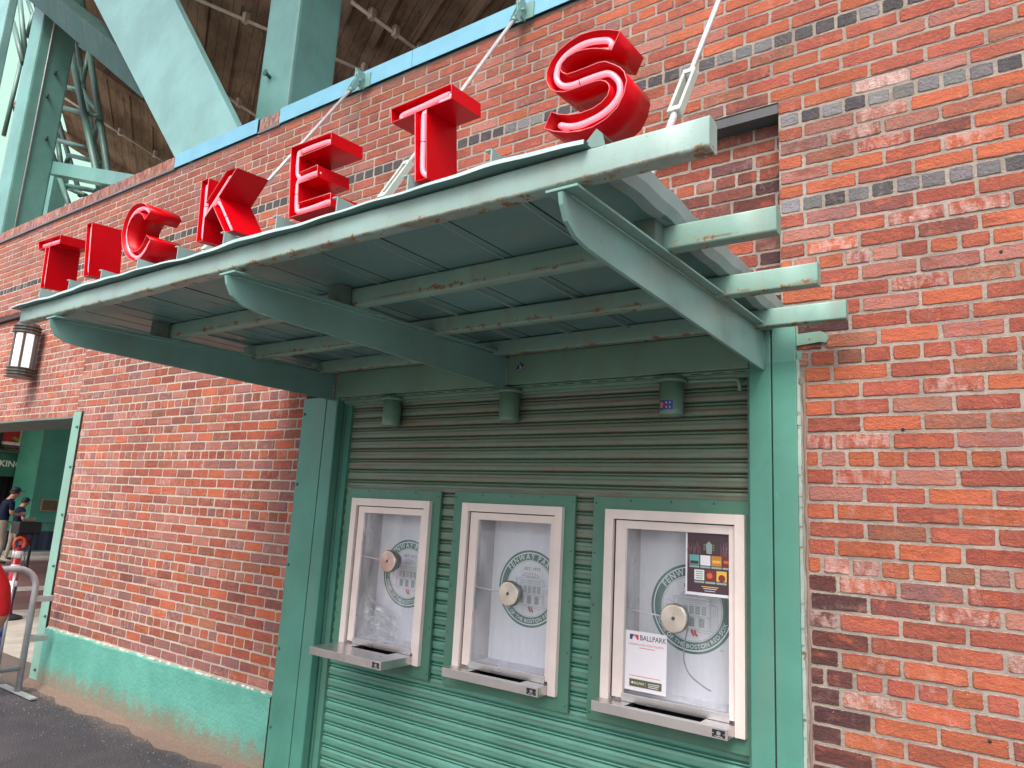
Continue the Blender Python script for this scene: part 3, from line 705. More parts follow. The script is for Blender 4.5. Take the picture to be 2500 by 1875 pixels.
def emblem(yb, cx, cz, parent):
    F = Flat(yb); ra = 0.193
    F.ring(cx, cz, ra - 0.011, ra, 0, 1); F.ring(cx, cz, ra - 0.0165, ra - 0.011, 1, 1); F.ring(cx, cz, 0.143, ra - 0.0165, 0, 1)
    F.ring(cx, cz, 0.1395, 0.143, 1, 1); F.ring(cx, cz, 0.1375, 0.1390, 2, 1)
    F.arc_text("FENWAY PARK", cx, cz, 0.1470, 0.0400, 1, 2, math.pi/2, False, 1.04, 0.012, 0.92)
    F.arc_text("HOME OF THE BOSTON RED SOX", cx, cz, 0.1700, 0.0260, 1, 2, -math.pi/2, True, 1.03, 0.012, 1.0)
    F.text("EST. 1912", cx + 0.012, cz + 0.092, 0.021, 2, 1, 0.012, 'C', 1.15)
    L = lambda a, b_, wd=0.0014, mi=2: F.line((cx + a[0], cz + a[1]), (cx + b_[0], cz + b_[1]), wd, mi, 1)
    def Rr(x0, z0, x1, z1, wd=0.0013):
        L((x0, z0), (x1, z0), wd); L((x0, z1), (x1, z1), wd); L((x0, z0), (x0, z1), wd); L((x1, z0), (x1, z1), wd)
    # brick facade drawing: stepped parapet, cornice, three tall windows, arched doors, side wings
    L((-0.088, 0.048), (-0.052, 0.052)); L((-0.088, 0.043), (0.092, 0.040)); L((0.062, 0.050), (0.092, 0.046)); Rr(-0.050, 0.053, 0.058, 0.062)
    L((-0.040, 0.070), (0.048, 0.070)); L((-0.040, 0.062), (-0.040, 0.070)); L((0.048, 0.062), (0.048, 0.070)); L((-0.028, 0.078), (0.036, 0.077)); L((-0.028, 0.070), (-0.028, 0.078)); L((0.036, 0.070), (0.036, 0.077))
    F.text("FENWAY PARK", cx + 0.004, cz + 0.0545, 0.0085, 2, 1, 0.0, 'C', 1.0)
    L((-0.084, 0.043), (-0.084, -0.074)); L((0.088, 0.040), (0.088, -0.080)); L((-0.078, 0.043), (-0.078, -0.074), 0.001); L((0.081, 0.040), (0.081, -0.079), 0.001)
    Rr(-0.064, 0.026, 0.066, 0.036, 0.001); L((-0.076, 0.020), (0.080, 0.018), 0.001)
    for i in range(18): L((-0.062 + i*0.0072, 0.027), (-0.059 + i*0.0072, 0.035), 0.0008)
    for i in range(5):
        x0 = -0.068 + i*0.0285
        F.rect(cx + x0, cz - 0.022, cx + x0 + 0.021, cz + 0.013, 3, 1)
        for q in range(1, 4): F.line((cx + x0 + 0.021*q/4, cz - 0.022), (cx + x0 + 0.021*q/4, cz + 0.013), 0.0011, 1, 2)
        for q in range(1, 5): F.line((cx + x0, cz - 0.022 + 0.035*q/5), (cx + x0 + 0.021, cz - 0.022 + 0.035*q/5), 0.0011, 1, 2)
    for z in (-0.028, -0.034): L((-0.082, z), (0.086, z - 0.001), 0.001)
    for x0 in (-0.058, -0.012, 0.034):
        F.rect(cx + x0, cz - 0.076, cx + x0 + 0.024, cz - 0.050, 3, 1); F.ring(cx + x0 + 0.012, cz - 0.050, 0.0001, 0.012, 3, 1, 14, 0, math.pi)
        F.ring(cx + x0 + 0.012, cz - 0.050, 0.0140, 0.0155, 2, 1, 14, 0, math.pi)
        for q in (0.006, 0.012, 0.018): F.line((cx + x0 + q, cz - 0.076), (cx + x0 + q, cz - 0.046), 0.0009, 1, 2)
    L((-0.115, 0.030), (-0.085, 0.020)); L((-0.122, -0.072), (-0.084, -0.074)); L((-0.118, 0.030), (-0.118, -0.072), 0.001); L((0.089, 0.026), (0.118, 0.018)); L((0.117, 0.018), (0.117, -0.066), 0.001)
    Rr(-0.110, -0.02, -0.100, 0.004, 0.001); Rr(0.100, -0.020, 0.110, 0.002, 0.001)
    L((-0.105, -0.084), (0.100, -0.088), 0.001); L((-0.020, -0.094), (0.080, -0.098), 0.001)
    # pair of red socks
    for dx, dz, s in ((0, 0, 1), (0.014, -0.001, 1)):
        q = [(-0.004, 0.014), (0.006, 0.016), (0.008, 0.004), (0.015, -0.006), (0.019, -0.012), (0.015, -0.016), (0.007, -0.011), (-0.001, 0.001)]
        F.poly([(cx + 0.000 + dx + a*s, cz - 0.104 + dz + b_*s) for a, b_ in q], 4, 2 + (dx > 0))
        F.poly([(cx + 0.000 + dx + a*s, cz - 0.104 + dz + b_*s) for a, b_ in [(0.0155, -0.0075), (0.019, -0.012), (0.015, -0.016), (0.0125, -0.0145)]], 1, 4)
    F.text("TM", cx + 0.135, cz - 0.165, 0.012, 2, 1)
    return F.m.build('emblem', [M_emb_g, M_emb_w, M_emb_l, M_emb_m, M_emb_r], parent, fix=False)

YW = 0.045     # front of the cream window frame
def ticket_window(i, xl, xr, shelf_y, disc, label):
    ztop, zbot = 1.680, 0.806
    m = MB()   # outer cream frame (3 sides + bottom rail)
    fw = 0.042
    m.box((xl, YW - 0.012, zbot), (xl + fw, 0.10, ztop), bev=0.0015); m.box((xr - fw, YW - 0.012, zbot), (xr, 0.10, ztop), bev=0.0015)
    m.box((xl + fw, YW - 0.0115, ztop - 0.043), (xr - fw, 0.10, ztop), bev=0.0015)
    win = m.build('ticket_window', M_cream, booth); tag(win, label)
    W = lambda mb, nm, mt: mb.build(nm, mt, win)
    m = MB(); gx0, gx1, gz0, gz1 = xl + 0.108, xr - 0.070, 0.885, 1.596
    sx0, sx1 = xl + 0.052, xr - 0.044
    m.box((sx0, YW + 0.004, 0.862), (gx0 - 0.006, 0.085, 1.632), bev=0.001); m.box((gx1, YW + 0.004, 0.862), (sx1, 0.085, 1.632), bev=0.001); m.box((gx0 - 0.006, YW + 0.0045, gz1), (gx1, 0.085, 1.632), bev=0.001)
    W(m, 'sash', M_cream)
    m = MB(); m.box((sx0 - 0.008, YW + 0.010, 0.86), (sx0, 0.09, 1.638)); m.box((sx0, YW + 0.010, 1.632), (xr - fw, 0.09, 1.6365)); W(m, 'sash_gap', M_black)
    m = MB(); m.box((gx0 - 0.006, YW - 0.002, 0.852), (gx1 + 0.003, 0.083, 0.885), bev=0.0015); W(m, 'bottom_rail', M_alu)
    m = MB(); m.box((gx0 - 0.006, YW + 0.008, 0.885), (gx0, 0.20, gz1)); W(m, 'glass_channel', M_alu)
    m = MB(); m.box((gx0, 0.064, gz0), (gx1, 0.068, gz1)); W(m, 'glass', M_glass1 if i == 0 else M_glass)
    m = MB(); m.box((xl + 0.03, 0.2, 0.84), (xr - 0.01, 0.206, 1.63)); m.box((xl + 0.046, 0.075, 0.83), (xl + 0.05, 0.2, 1.63)); m.box((xr - 0.03, 0.075, 0.83), (xr - 0.026, 0.2, 1.63)); m.box((xl + 0.05, 0.086, 1.62), (xr - 0.03, 0.2, 1.632)); m.box((xl + 0.05, 0.086, 0.84), (xr - 0.03, 0.2, 0.885)); W(m, 'backing_board', M_board)
    emblem(0.1995, (gx0 + gx1)/2 + 0.018, 1.260, win)
    # green trim plate with mitred corners and rivets
    m = MB(); a0, a1, b0, b1 = xl - 0.075, xr + 0.058, 0.742, 1.737
    y0, y1 = 0.058, 0.0745
    for q in ([(a0, b1), (a1, b1), (xr, ztop), (xl, ztop)], [(a0, b0), (xl, zbot), (xr, zbot), (a1, b0)], [(a0, b0), (a0, b1), (xl, ztop), (xl, zbot)], [(a1, b0), (xr, zbot), (xr, ztop), (a1, b1)]):
        m.prism(q, 'y', y0, y1)
    W(m, 'trim_plate', M_plate)
    rv = [(xx, b0 + 0.03 + (b1 - b0 - 0.06)*k/4) for k in range(5) for xx in (a0 + 0.014, a1 - 0.014)] + [(a0 + (a1 - a0)*k/4, b1 - 0.014) for k in range(1, 4)]
    for xx, zz in rv:
        m = MB(); m.lathe([(0.0045, 0), (0.0045, -0.002), (0.002, -0.004)], (xx, y0, zz), 'y', 7); W(m, 'rivet', M_bolt)
    # counter shelf with sunken tray
    sz, sh = 0.852, 0.042
    x0, x1 = xl + 0.005 if i else xl + 0.028, xr - 0.042
    t0, t1 = x0 + 0.145, x1 - 0.120; ty0, ty1 = (max(shelf_y + 0.030, -0.030)), YW + 0.035
    m = MB(); e = 0.0012
    m.box((x0, shelf_y, sz - sh), (x1, shelf_y + 0.004, sz), bev=e)
    m.box((x0, shelf_y + 0.004, sz - sh), (x0 + 0.004, YW - 0.006, sz - 0.0005)); m.box((x1 - 0.004, shelf_y + 0.004, sz - sh), (x1, YW - 0.006, sz - 0.0005))
    for (xa, xb, ya, yb) in ((x0 + 0.004, t0, shelf_y + 0.004, YW - 0.004), (t1, x1 - 0.004, shelf_y + 0.004, YW - 0.004), (t0, t1, shelf_y + 0.004, ty0)):
        m.box((xa, ya, sz - 0.005), (xb, yb, sz - 0.001))
    W(m, 'counter_shelf', M_alu)
    m = MB(); m.box((t0, ty0, sz - 0.05), (t1, ty1 + 0.05, sz - 0.046)); m.box((t0 - 0.001, ty0, sz - 0.046), (t0, ty1, sz - 0.004)); m.box((t1, ty0, sz - 0.046), (t1 + 0.001, ty1, sz - 0.004)); m.box((t0, ty0 - 0.001, sz - 0.046), (t1, ty0, sz - 0.004)); W(m, 'deal_tray', simple('dark_tray', (0.05, 0.048, 0.045), 0.45, 0.4))
    # maker's plate on the shelf front
    F = Flat(shelf_y - 0.0008); nx0, nx1, nz0, nz1 = x1 - 0.062, x1 - 0.010, sz - 0.036, sz - 0.008
    F.rect(nx0, nz0, nx1, nz1, 0, 0); nc = (nx0 + nx1)/2
    for k in range(3): F.ring(nc, (nz0+nz1)/2 + 0.002, 0.0066 - k*0.0025, 0.0078 - k*0.0025, 1, 1, 16)
    F.rect(nc - 0.008, (nz0+nz1)/2 - 0.004, nc + 0.008, (nz0+nz1)/2 + 0.007, 1, 1); F.rect(nc - 0.016, nz0 + 0.003, nc + 0.016, nz0 + 0.005, 1, 1)
    F.ring(nx0 + 0.004, (nz0+nz1)/2, 0.0, 0.002, 1, 1, 8); F.ring(nx1 - 0.004, (nz0+nz1)/2, 0.0, 0.002, 1, 1, 8)
    F.m.build('maker_plate', [M_black, simple('plate_print', (0.45, 0.45, 0.46), 0.5)], win, fix=False)
    # talk-through disc and its wire
    dx, dz = disc
    m = MB(); m.lathe([(0.059, 0.002), (0.059, -0.004), (0.057, -0.006), (0.050, -0.0065), (0.018, -0.0068), (0.0175, -0.0074), (0.0085, -0.0076), (0.0080, -0.004)], (dx, 0.036, dz), 'y', 64, smooth=False); W(m, 'talk_disc', M_disc)
    m = MB(); m.lathe([(0.056, 0.028), (0.062, 0.026), (0.062, 0.005), (0.054, 0.002)], (dx + 0.000, 0.034, dz), 'y', 40); m.lathe([(0.045, 0.10), (0.045, 0.062)], (dx, 0.0, dz), 'y', 30); W(m, 'talk_ring', simple('grey_ring', (0.30, 0.29, 0.27), 0.35, 0.7))
    m = MB(); m.lathe([(0.0078, 0.0), (0.0078, -0.0012)], (dx, 0.0295, dz), 'y', 12); W(m, 'sound_hole', simple('hole_brown', (0.10, 0.08, 0.06), 0.7))
    m = MB(); m.tube([(gx0 + 0.002, 0.052, dz + 0.012), (dx - 0.055, 0.046, dz + 0.002)], 0.0030, 8); W(m, 'wire', M_steel)
    if i == 2:
        m = MB(); m.tube(smooth_path([(dx + 0.035, 0.110, dz - 0.045), (dx + 0.02, 0.112, dz - 0.11), (dx + 0.018, 0.114, dz - 0.18), (dx + 0.045, 0.116, dz - 0.235), (dx + 0.10, 0.118, dz - 0.27), (dx + 0.135, 0.120, dz - 0.285)]), 0.0035, 8); W(m, 'microphone_cable', simple('grey_cable', (0.28, 0.27, 0.28), 0.5))
    return win, gx0, gx1
w1, g10, g11 = ticket_window(0, -3.284, -2.660, -0.200, (-2.942, 1.332), 'cream ticket window nearest the left jamb, with a deep projecting shelf')
w2, g20, g21 = ticket_window(1, -2.428, -1.803, -0.048, (-2.096, 1.241), 'cream ticket window in the middle of the booth')
w3, g30, g31 = ticket_window(2, -1.570, -0.922, -0.052, (-1.226, 1.229), 'cream ticket window by the right jamb with two paper notices')

# notices taped behind the glass of the right window
YP = 0.0635
M_paper = simple("paper_white", (0.74, 0.71, 0.76), 0.55, var=0.02, bump=0)
M_ink = simple("ink_black", (0.05, 0.05, 0.065), 0.6, var=0, bump=0); M_inkred = simple("ink_red", (0.62, 0.05, 0.06), 0.6, var=0, bump=0); M_inkblue = simple("ink_navy", (0.02, 0.05, 0.14), 0.6, var=0, bump=0); M_olive = simple("ink_olive", (0.095, 0.105, 0.045), 0.6, var=0, bump=0)
F = Flat(YP); X0, X1, Z0, Z1 = -1.462, -1.267, 0.900, 1.150
F.rect(X0, Z0, X1, Z1, 0, 1)
lx, lz = X0 + 0.020, Z1 - 0.037
F.rect(lx, lz, lx + 0.022, lz + 0.022, 3, 2); F.rect(lx + 0.022, lz, lx + 0.042, lz + 0.022, 2, 2)
F.poly([(lx + 0.012, lz), (lx + 0.013, lz + 0.009), (lx + 0.017, lz + 0.016), (lx + 0.022, lz + 0.018), (lx + 0.027, lz + 0.015), (lx + 0.030, lz + 0.008), (lx + 0.036, lz), ], 0, 3); F.ring(lx + 0.020, lz + 0.016, 0, 0.004, 0, 3, 12)
F.text("BALLPARK", lx + 0.048, lz + 0.001, 0.031, 1, 2, 0.012, 'L', 0.86)
F.text("LOOKING FOR YOUR TICKETS?", (X0+X1)/2, Z1 - 0.060, 0.0118, 2, 2, 0.006, 'C', 1.0)
F.rect(X0 + 0.065, Z1 - 0.0705, X1 - 0.055, Z1 - 0.0680, 2, 2)
for k in range(14): F.rect(X0 + 0.022 + k*0.0105, Z0 + 0.060, X0 + 0.030 + k*0.0105, Z0 + 0.063, 2, 2)
F.rect(X0 + 0.022, Z0 + 0.016, X1 - 0.021, Z0 + 0.048, 4, 2); F.text("BALLPARK", X0 + 0.045, Z0 + 0.028, 0.013, 0, 3, 0.01, 'L', 0.8)
F.rect(X0 + 0.032, Z0 + 0.029, X0 + 0.042, Z0 + 0.037, 0, 3); F.rect(X0 + 0.098, Z0 + 0.024, X0 + 0.0988, Z0 + 0.041, 0, 3)
for k in range(3): F.rect(X0 + 0.112, Z0 + 0.036 - k*0.007, X0 + 0.165 - k*0.004, Z0 + 0.0385 - k*0.007, 0, 3)
tag(F.m.build('notice', [M_paper, M_ink, M_inkred, M_inkblue, M_olive], fix=False), 'white paper notice with BALLPARK heading in lower left of the right ticket window', 'notice')
F = Flat(YP); X0, X1, Z0, Z1 = -1.186, -0.985, 1.334, 1.594
F.rect(X0, Z0, X1, Z1, 0, 1); F.rect(X0 + 0.008, Z0 + 0.012, X1, Z1, 1, 2)
for k in range(34):
    xx = X0 + 0.012 + (random.random()*0.065 if k % 2 else 0.14 + random.random()*0.05); zz = Z1 - 0.03 - random.random()*0.03
    F.line((xx, zz), (xx + random.uniform(-0.012, 0.012), zz - random.uniform(0.03, 0.07)), 0.0010, 2, 3)
cx, cz = X0 + 0.104, Z1 - 0.060
F.poly([(cx - 0.014, cz + 0.014), (cx, cz + 0.028), (cx + 0.014, cz + 0.014), (cx + 0.012, cz - 0.024), (cx - 0.010, cz - 0.024)], 3, 4)
for k in range(4): F.rect(cx - 0.024, cz + 0.012 - k*0.007, cx - 0.016, cz + 0.014 - k*0.007, 3, 4); F.rect(cx + 0.016, cz + 0.012 - k*0.007, cx + 0.024, cz + 0.014 - k*0.007, 3, 4)
cols = [5, 0, 6, 7]
for k in range(4):
    xx = X0 + 0.018 + k*0.0485; F.rect(xx, Z0 + 0.126, xx + 0.044, Z0 + 0.168, cols[k], 4); F.rect(xx, Z0 + 0.115, xx + 0.044, Z0 + 0.123, 3, 4)
F.rect(X0 + 0.022, Z0 + 0.130, X0 + 0.058, Z0 + 0.143, 1, 5); F.rect(X0 + 0.120, Z0 + 0.139, X0 + 0.156, Z0 + 0.150, 8, 5); F.rect(X0 + 0.168, Z0 + 0.140, X0 + 0.20, Z0 + 0.152, 9, 5)
cols = [0, 7, 8]
for k in range(3):
    xx = X0 + 0.040 + k*0.0485; F.rect(xx, Z0 + 0.064, xx + 0.044, Z0 + 0.107, cols[k], 4); F.rect(xx, Z0 + 0.052, xx + 0.044, Z0 + 0.060, 3, 4)
for k in range(4): F.rect(X0 + 0.047, Z0 + 0.070 + k*0.009, X0 + 0.078, Z0 + 0.074 + k*0.009, 10, 5)
F.ring(X0 + 0.108, Z0 + 0.085, 0, 0.012, 9, 5, 16); F.ring(X0 + 0.160, Z0 + 0.078, 0, 0.015, 7, 5, 18)
F.rect(X0 + 0.072, Z0 + 0.036, X0 + 0.145, Z0 + 0.0395, 8, 3); F.rect(X0 + 0.080, Z0 + 0.029, X0 + 0.138, Z0 + 0.0315, 0, 3); F.rect(X0 + 0.086, Z0 + 0.020, X0 + 0.132, Z0 + 0.0222, 0, 3)
tag(F.m.build('poster', [M_paper, simple("ink_plum", (0.062, 0.030, 0.040), 0.5, var=0.1, bump=0), simple("ink_mauve", (0.33, 0.16, 0.20), 0.6, bump=0), simple("ink_sage", (0.30, 0.38, 0.36), 0.6, bump=0), M_ink,
    simple("ink_teal", (0.13, 0.40, 0.38), 0.6, bump=0), simple("ink_amber", (0.52, 0.22, 0.03), 0.6, bump=0), simple("ink_maroon", (0.20, 0.03, 0.02), 0.6, bump=0), simple("ink_yellow", (0.75, 0.45, 0.08), 0.6, bump=0), simple("ink_scarlet", (0.6, 0.12, 0.06), 0.6, bump=0), simple("ink_green", (0.12, 0.42, 0.07), 0.6, bump=0)], fix=False),
    'dark concert poster with small coloured pictures in upper right of the right ticket window', 'poster')
# crumpled foil wrapper in the right tray
bm = bmesh.new(); bmesh.ops.create_icosphere(bm, subdivisions=3, radius=0.017)
rr = random.Random(3)
for v in bm.verts:
    k = 1 + 0.35*math.sin(v.co.x*310 + v.co.z*180) * math.cos(v.co.y*260) + rr.uniform(-0.16, 0.16); v.co = Vector((v.co.x*1.5*k, v.co.y*0.9*k, v.co.z*0.85*k))
me = bpy.data.meshes.new('wrapper'); bm.to_mesh(me); bm.free()
def foil_mat():
    m = bpy.data.materials.new("foil_green_white"); b = NB(m); c = b.mix(b.ramp(b.noise(75, 2), 0.46, 0.52), (0.02, 0.22, 0.12), (0.7, 0.75, 0.72)); b.set(col=c, rough=0.25, metal=0.5); return m
me.materials.append(foil_mat()); o = bpy.data.objects.new('wrapper', me); C.objects.link(o); o.location = (-1.375, 0.012, 0.825)
tag(o, 'crumpled green and white foil wrapper lying in the tray of the right ticket window', 'wrapper')
# crumpled clear plastic in the left window
bm = bmesh.new(); NXp, NZp = 18, 26; vv = []
for a in range(NXp):
    for q in range(NZp):
        u, t = a/(NXp-1), q/(NZp-1)
        bb = rr.uniform(-1, 1)*0.006
        vv.append(bm.verts.new((0.23*u - 0.05*t*(1-u) + 0.01*math.sin(t*14), 0.02*math.sin(u*9 + t*7) + 0.012*math.sin(t*23 + u*5) + bb, 0.27*t*(0.35 + 0.65*(1-u)**0.8) )))
for a in range(NXp-1):
    for q in range(NZp-1): bm.faces.new((vv[a*NZp+q], vv[(a+1)*NZp+q], vv[(a+1)*NZp+q+1], vv[a*NZp+q+1]))
me = bpy.data.meshes.new('plastic_bag'); bm.to_mesh(me); bm.free()
def film_mat():
    m = bpy.data.materials.new("clear_film"); b = NB(m); b.t.nodes.remove(b.p)
    tr = b.n("ShaderNodeBsdfTransparent"); gl = b.n("ShaderNodeBsdfGlossy"); gl.inputs['Roughness'].default_value = 0.12
    df = b.n("ShaderNodeBsdfDiffuse"); df.inputs[0].default_value = (0.8, 0.8, 0.85, 1)
    m1 = b.n("ShaderNodeMixShader"); m1.inputs[0].default_value = 0.5; b.l(gl.outputs[0], m1.inputs[1]); b.l(df.outputs[0], m1.inputs[2])
    m2 = b.n("ShaderNodeMixShader"); m2.inputs[0].default_value = 0.42; b.l(tr.outputs[0], m2.inputs[1]); b.l(m1.outputs[0], m2.inputs[2]); b.l(m2.outputs[0], b.out.inputs['Surface']); return m
me.materials.append(film_mat()); o = bpy.data.objects.new('plastic_bag', me); C.objects.link(o); o.location = (g10 + 0.012, 0.125, 0.888)
tag(o, 'crumpled clear plastic bag behind the glass of the left ticket window', 'plastic bag')

# lights under the header
def downlight(x, label, st=False):
    t = thing('downlight', label, 'light', (x, 0.022, 2.284), 'cylinder lights under the header')
    m = MB(); m.lathe([(0.066, 0.0), (0.066, -0.012), (0.072, -0.014), (0.072, -0.024), (0.064, -0.026)], (x, 0.022, 2.284), 'z', 28); m.build('collar', M_header, t)
    m = MB(); m.lathe([(0.054, -0.026), (0.054, -0.150), (0.0545, -0.152), (0.0545, -0.168), (0.0525, -0.172), (0.050, -0.176), (0.048, -0.177)], (x, 0.022, 2.284), 'z', 28); b = m.build('housing', M_header, t)
    m = MB(); m.lathe([(0.042, -0.1775), (0.040, -0.1790)], (x, 0.022, 2.284), 'z', 20); m.build('lens', simple('lamp_lens', (0.35, 0.34, 0.3), 0.3), t)
    if st:
        # small printed sticker wrapped round the housing
        m = MB(); zc = 2.150; segs = 14; a0, a1 = R(225), R(300)
        def pt(a, z, l): rr_ = 0.0544 + 0.0003*l; return (x + rr_*math.cos(a), 0.022 + rr_*math.sin(a), z)
        def patch(a, b_, z0, z1, mi, l):
            for k in range(6):
                q0, q1 = a + (b_-a)*k/6, a + (b_-a)*(k+1)/6; m.add([pt(q0, z0, l), pt(q1, z0, l), pt(q1, z1, l), pt(q0, z1, l)], [(0,1,2,3)], mi)
        patch(a0, a1, zc - 0.022, zc + 0.022, 0, 1); patch(a0 + 0.12, a0 + 0.42, zc - 0.013, zc + 0.014, 1, 2); patch(a0 + 0.45, a0 + 0.62, zc - 0.006, zc + 0.010, 2, 2)
        for sgn in (1, -1):
            q0, q1 = a0 + 0.72, a0 + 1.1; m.add([pt(q0, zc - 0.013*sgn - 0.003, 2.2), pt(q1, zc + 0.013*sgn - 0.003, 2.2), pt(q1, zc + 0.013*sgn + 0.003, 2.2), pt(q0, zc - 0.013*sgn + 0.003, 2.2)], [(0,1,2,3)], 3)
        m.build('sticker', [simple('sticker_blue', (0.03, 0.05, 0.30), 0.4, bump=0), simple('sticker_orange', (0.7, 0.22, 0.03), 0.4, bump=0), simple('sticker_red', (0.5, 0.04, 0.04), 0.4, bump=0), simple('sticker_white', (0.75, 0.75, 0.75), 0.4, bump=0)], t, fix=False)
downlight(-3.000, 'green cylinder light under the header above the left ticket window')
downlight(-2.145, 'green cylinder light under the header above the middle ticket window')
downlight(-1.245, 'green cylinder light with a blue sticker, above the right ticket window', True)
# sticker on header
F = Flat(-0.0206); cx, cz = -2.057, 2.380
M_sn, M_sw = simple('sticker_navy', (0.01, 0.015, 0.11), 0.4, bump=0), simple('sticker_white', (0.75, 0.75, 0.75), 0.4, bump=0)
F.poly([(cx - 0.026, cz - 0.022), (cx + 0.030, cz + 0.000), (cx + 0.026, cz + 0.012), (cx + 0.010, cz + 0.020), (cx - 0.002, cz + 0.034), (cx - 0.014, cz + 0.016), (cx - 0.026, cz + 0.004)], 0, 1)
F.line((cx - 0.024, cz - 0.016), (cx + 0.028, cz + 0.004), 0.002, 1, 2); F.line((cx - 0.024, cz - 0.009), (cx + 0.026, cz + 0.011), 0.002, 1, 2); F.poly([(cx - 0.010, cz + 0.026), (cx - 0.004, cz + 0.010), (cx + 0.006, cz + 0.022), (cx - 0.002, cz + 0.016)], 1, 2); F.ring(cx - 0.003, cz + 0.006, 0, 0.005, 1, 2, 10)
tag(F.m.build('sticker', [M_sn, M_sw], fix=False), 'small navy and white sticker on the green header beside the middle bracket', 'sticker')

# ------------------------------------------------------------------ canopy
can = thing('canopy', 'old green steel canopy on three curved brackets over the ticket windows', 'canopy', (-2.15, 0, 2.46))
XB = (-3.487, -2.152, -0.826); XL_, XR_ = -3.872, -0.476
flz = lambda y: 2.455 + (y + 0.02) * 0.0416      # top flange height along the bracket
for n_, bx in enumerate(XB):
    poly = [(-0.021, 2.279), (-0.021, 2.449), (-1.655, flz(-1.655) - 0.006), (-1.676, 2.372), (-1.668, 2.344), (-1.646, 2.310), (-1.602, 2.287), (-1.545, 2.279), (-1.46, 2.277)]
    m = MB(); m.prism(poly, 'x', bx - 0.006, bx + 0.006); br = m.build('bracket', M_bracket, can)
    m = MB(); m.obox((bx, -0.021, flz(-0.021) - 0.0035), (bx, -1.672, flz(-1.672) - 0.0035), (0, 0, 1), 0.088, 0.007, bev=0.0015); m.build('flange', M_bracket, br)
    m = MB()
    for k in range(30):   # weld bead along the web / flange joint
        pass
    m.tube([(bx + 0.008, -0.022, flz(-0.022) - 0.010), (bx + 0.008, -1.64, flz(-1.64) - 0.010)], 0.004, 6); m.tube([(bx + 0.007, -0.023, 2.285), (bx + 0.007, -0.023, 2.44)], 0.004, 6); m.build('weld', M_bracket, br)
    m = MB(); m.box((bx - 0.042, -1.145 + 0.02, flz(-1.1) - 0.001), (bx - 0.036, -1.06, 2.482)); m.box((bx - 0.04, -1.20, flz(-1.2) + 0.001), (bx + 0.03, -1.145, 2.487)); m.build('packing', paint('packing_paint', (0.10, 0.15, 0.12), 0.6, rust=0.9, grime=0.5), br)
PUR_Y = (-1.655, -1.136, -0.641, -0.157); PUR_Z = (2.478, 2.486, 2.491, 2.503)
def sq_tube(x0, x1, y0, z1, wd=0.048, ht=0.075, r=0.008):
    pr = []
    for cx, cz, a0 in ((y0 + wd - r, z1 - r, 0), (y0 + r, z1 - r, 90), (y0 + r, z1 - ht + r, 180), (y0 + wd - r, z1 - ht + r, 270)):
        for k in range(5): a = R(a0 + 22.5*k); pr.append((cx + r*math.cos(a), cz + r*math.sin(a)))
    m = MB(); n = len(pr); NS = 24
    for s_ in range(NS + 1):
        x = x0 + (x1 - x0)*s_/NS; w_ = 0.0012*math.sin(x*3.1 + y0*7)
        m.v += [(x, a, b_ + w_) for a, b_ in pr]
    for s_ in range(NS):
        for k in range(n): m.f.append([s_*n + k, s_*n + (k+1) % n, (s_+1)*n + (k+1) % n, (s_+1)*n + k]); m.mi.append(0); m.sm.append(True)
    m.f += [list(range(n)), [NS*n + k for k in range(n)]]; m.mi += [0, 0]; m.sm += [False, False]
    return m
for i in range(4):
    x0 = XL_ if i == 0 else -3.56
    sq_tube(x0, XR_, PUR_Y[i], PUR_Z[i]).build('front_beam' if i == 0 else 'purlin', M_canopy_beam if i == 0 else M_purlin, can)
# ribbed sheet deck: pans with standing seams every 0.30 m
dz = lambda y: 2.4805 + (y + 1.655) * 0.0165
XD0, XD1 = -3.93, -0.765
def dwave(x): return 0.004*math.sin(x*3.7) + 0.0028*math.sin(x*11.3) + 0.0015*math.sin(x*29)
m = MB(); NXd = 110
YS = [-1.682, -1.655, -1.60, -1.1, -0.6, -0.15, 0.085]
vs = []; fs = []
for i in range(NXd + 1):
    x = XD0 + (XD1 - XD0)*i/NXd
    for j, y in enumerate(YS):
        f = max(0, 1 - (y + 1.682)/0.12); vs.append((x, y + 0.004*math.sin(x*7)*(j == 0), dz(y) + dwave(x)*f + 0.001))
for t in (0.0, 0.0035):
    o = len(m.v)
    m.v += [(a, b_, c + t) for a, b_, c in vs]
    for i in range(NXd):
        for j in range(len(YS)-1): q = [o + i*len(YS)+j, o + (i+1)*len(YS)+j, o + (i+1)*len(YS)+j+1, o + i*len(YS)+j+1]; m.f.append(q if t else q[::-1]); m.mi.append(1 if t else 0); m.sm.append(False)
nl = len(YS); N0 = (NXd + 1) * nl
for i in range(NXd): m.f.append([i*nl, (i+1)*nl, N0 + (i+1)*nl, N0 + i*nl]); m.mi.append(1); m.sm.append(False)
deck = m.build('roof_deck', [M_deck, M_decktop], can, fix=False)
m = MB()
for i in range(NXd):
    xa, xb = XD0 + (XD1 - XD0)*i/NXd, XD0 + (XD1 - XD0)*(i+1)/NXd; q = []
    for x in (xa, xb):
        y = -1.682 + 0.004*math.sin(x*7); z = dz(-1.682) + dwave(x) + 0.001; h = 0.006 + 0.0025*math.sin(x*5.3)
        q += [(x, y - 0.0015, z - 0.003), (x, y - 0.0015, z + h), (x, y + 0.022, z + h + 0.003), (x, y + 0.022, z + 0.004)]
    m.add(q, [(0, 4, 5, 1), (1, 5, 6, 2), (2, 6, 7, 3)])
m.build('deck_hem', simple('hem_pale_paint', (0.38, 0.50, 0.50), 0.35, bump=0.3, bs=40), can)
SEAM = [-3.795 + 0.3015*k for k in range(11)]
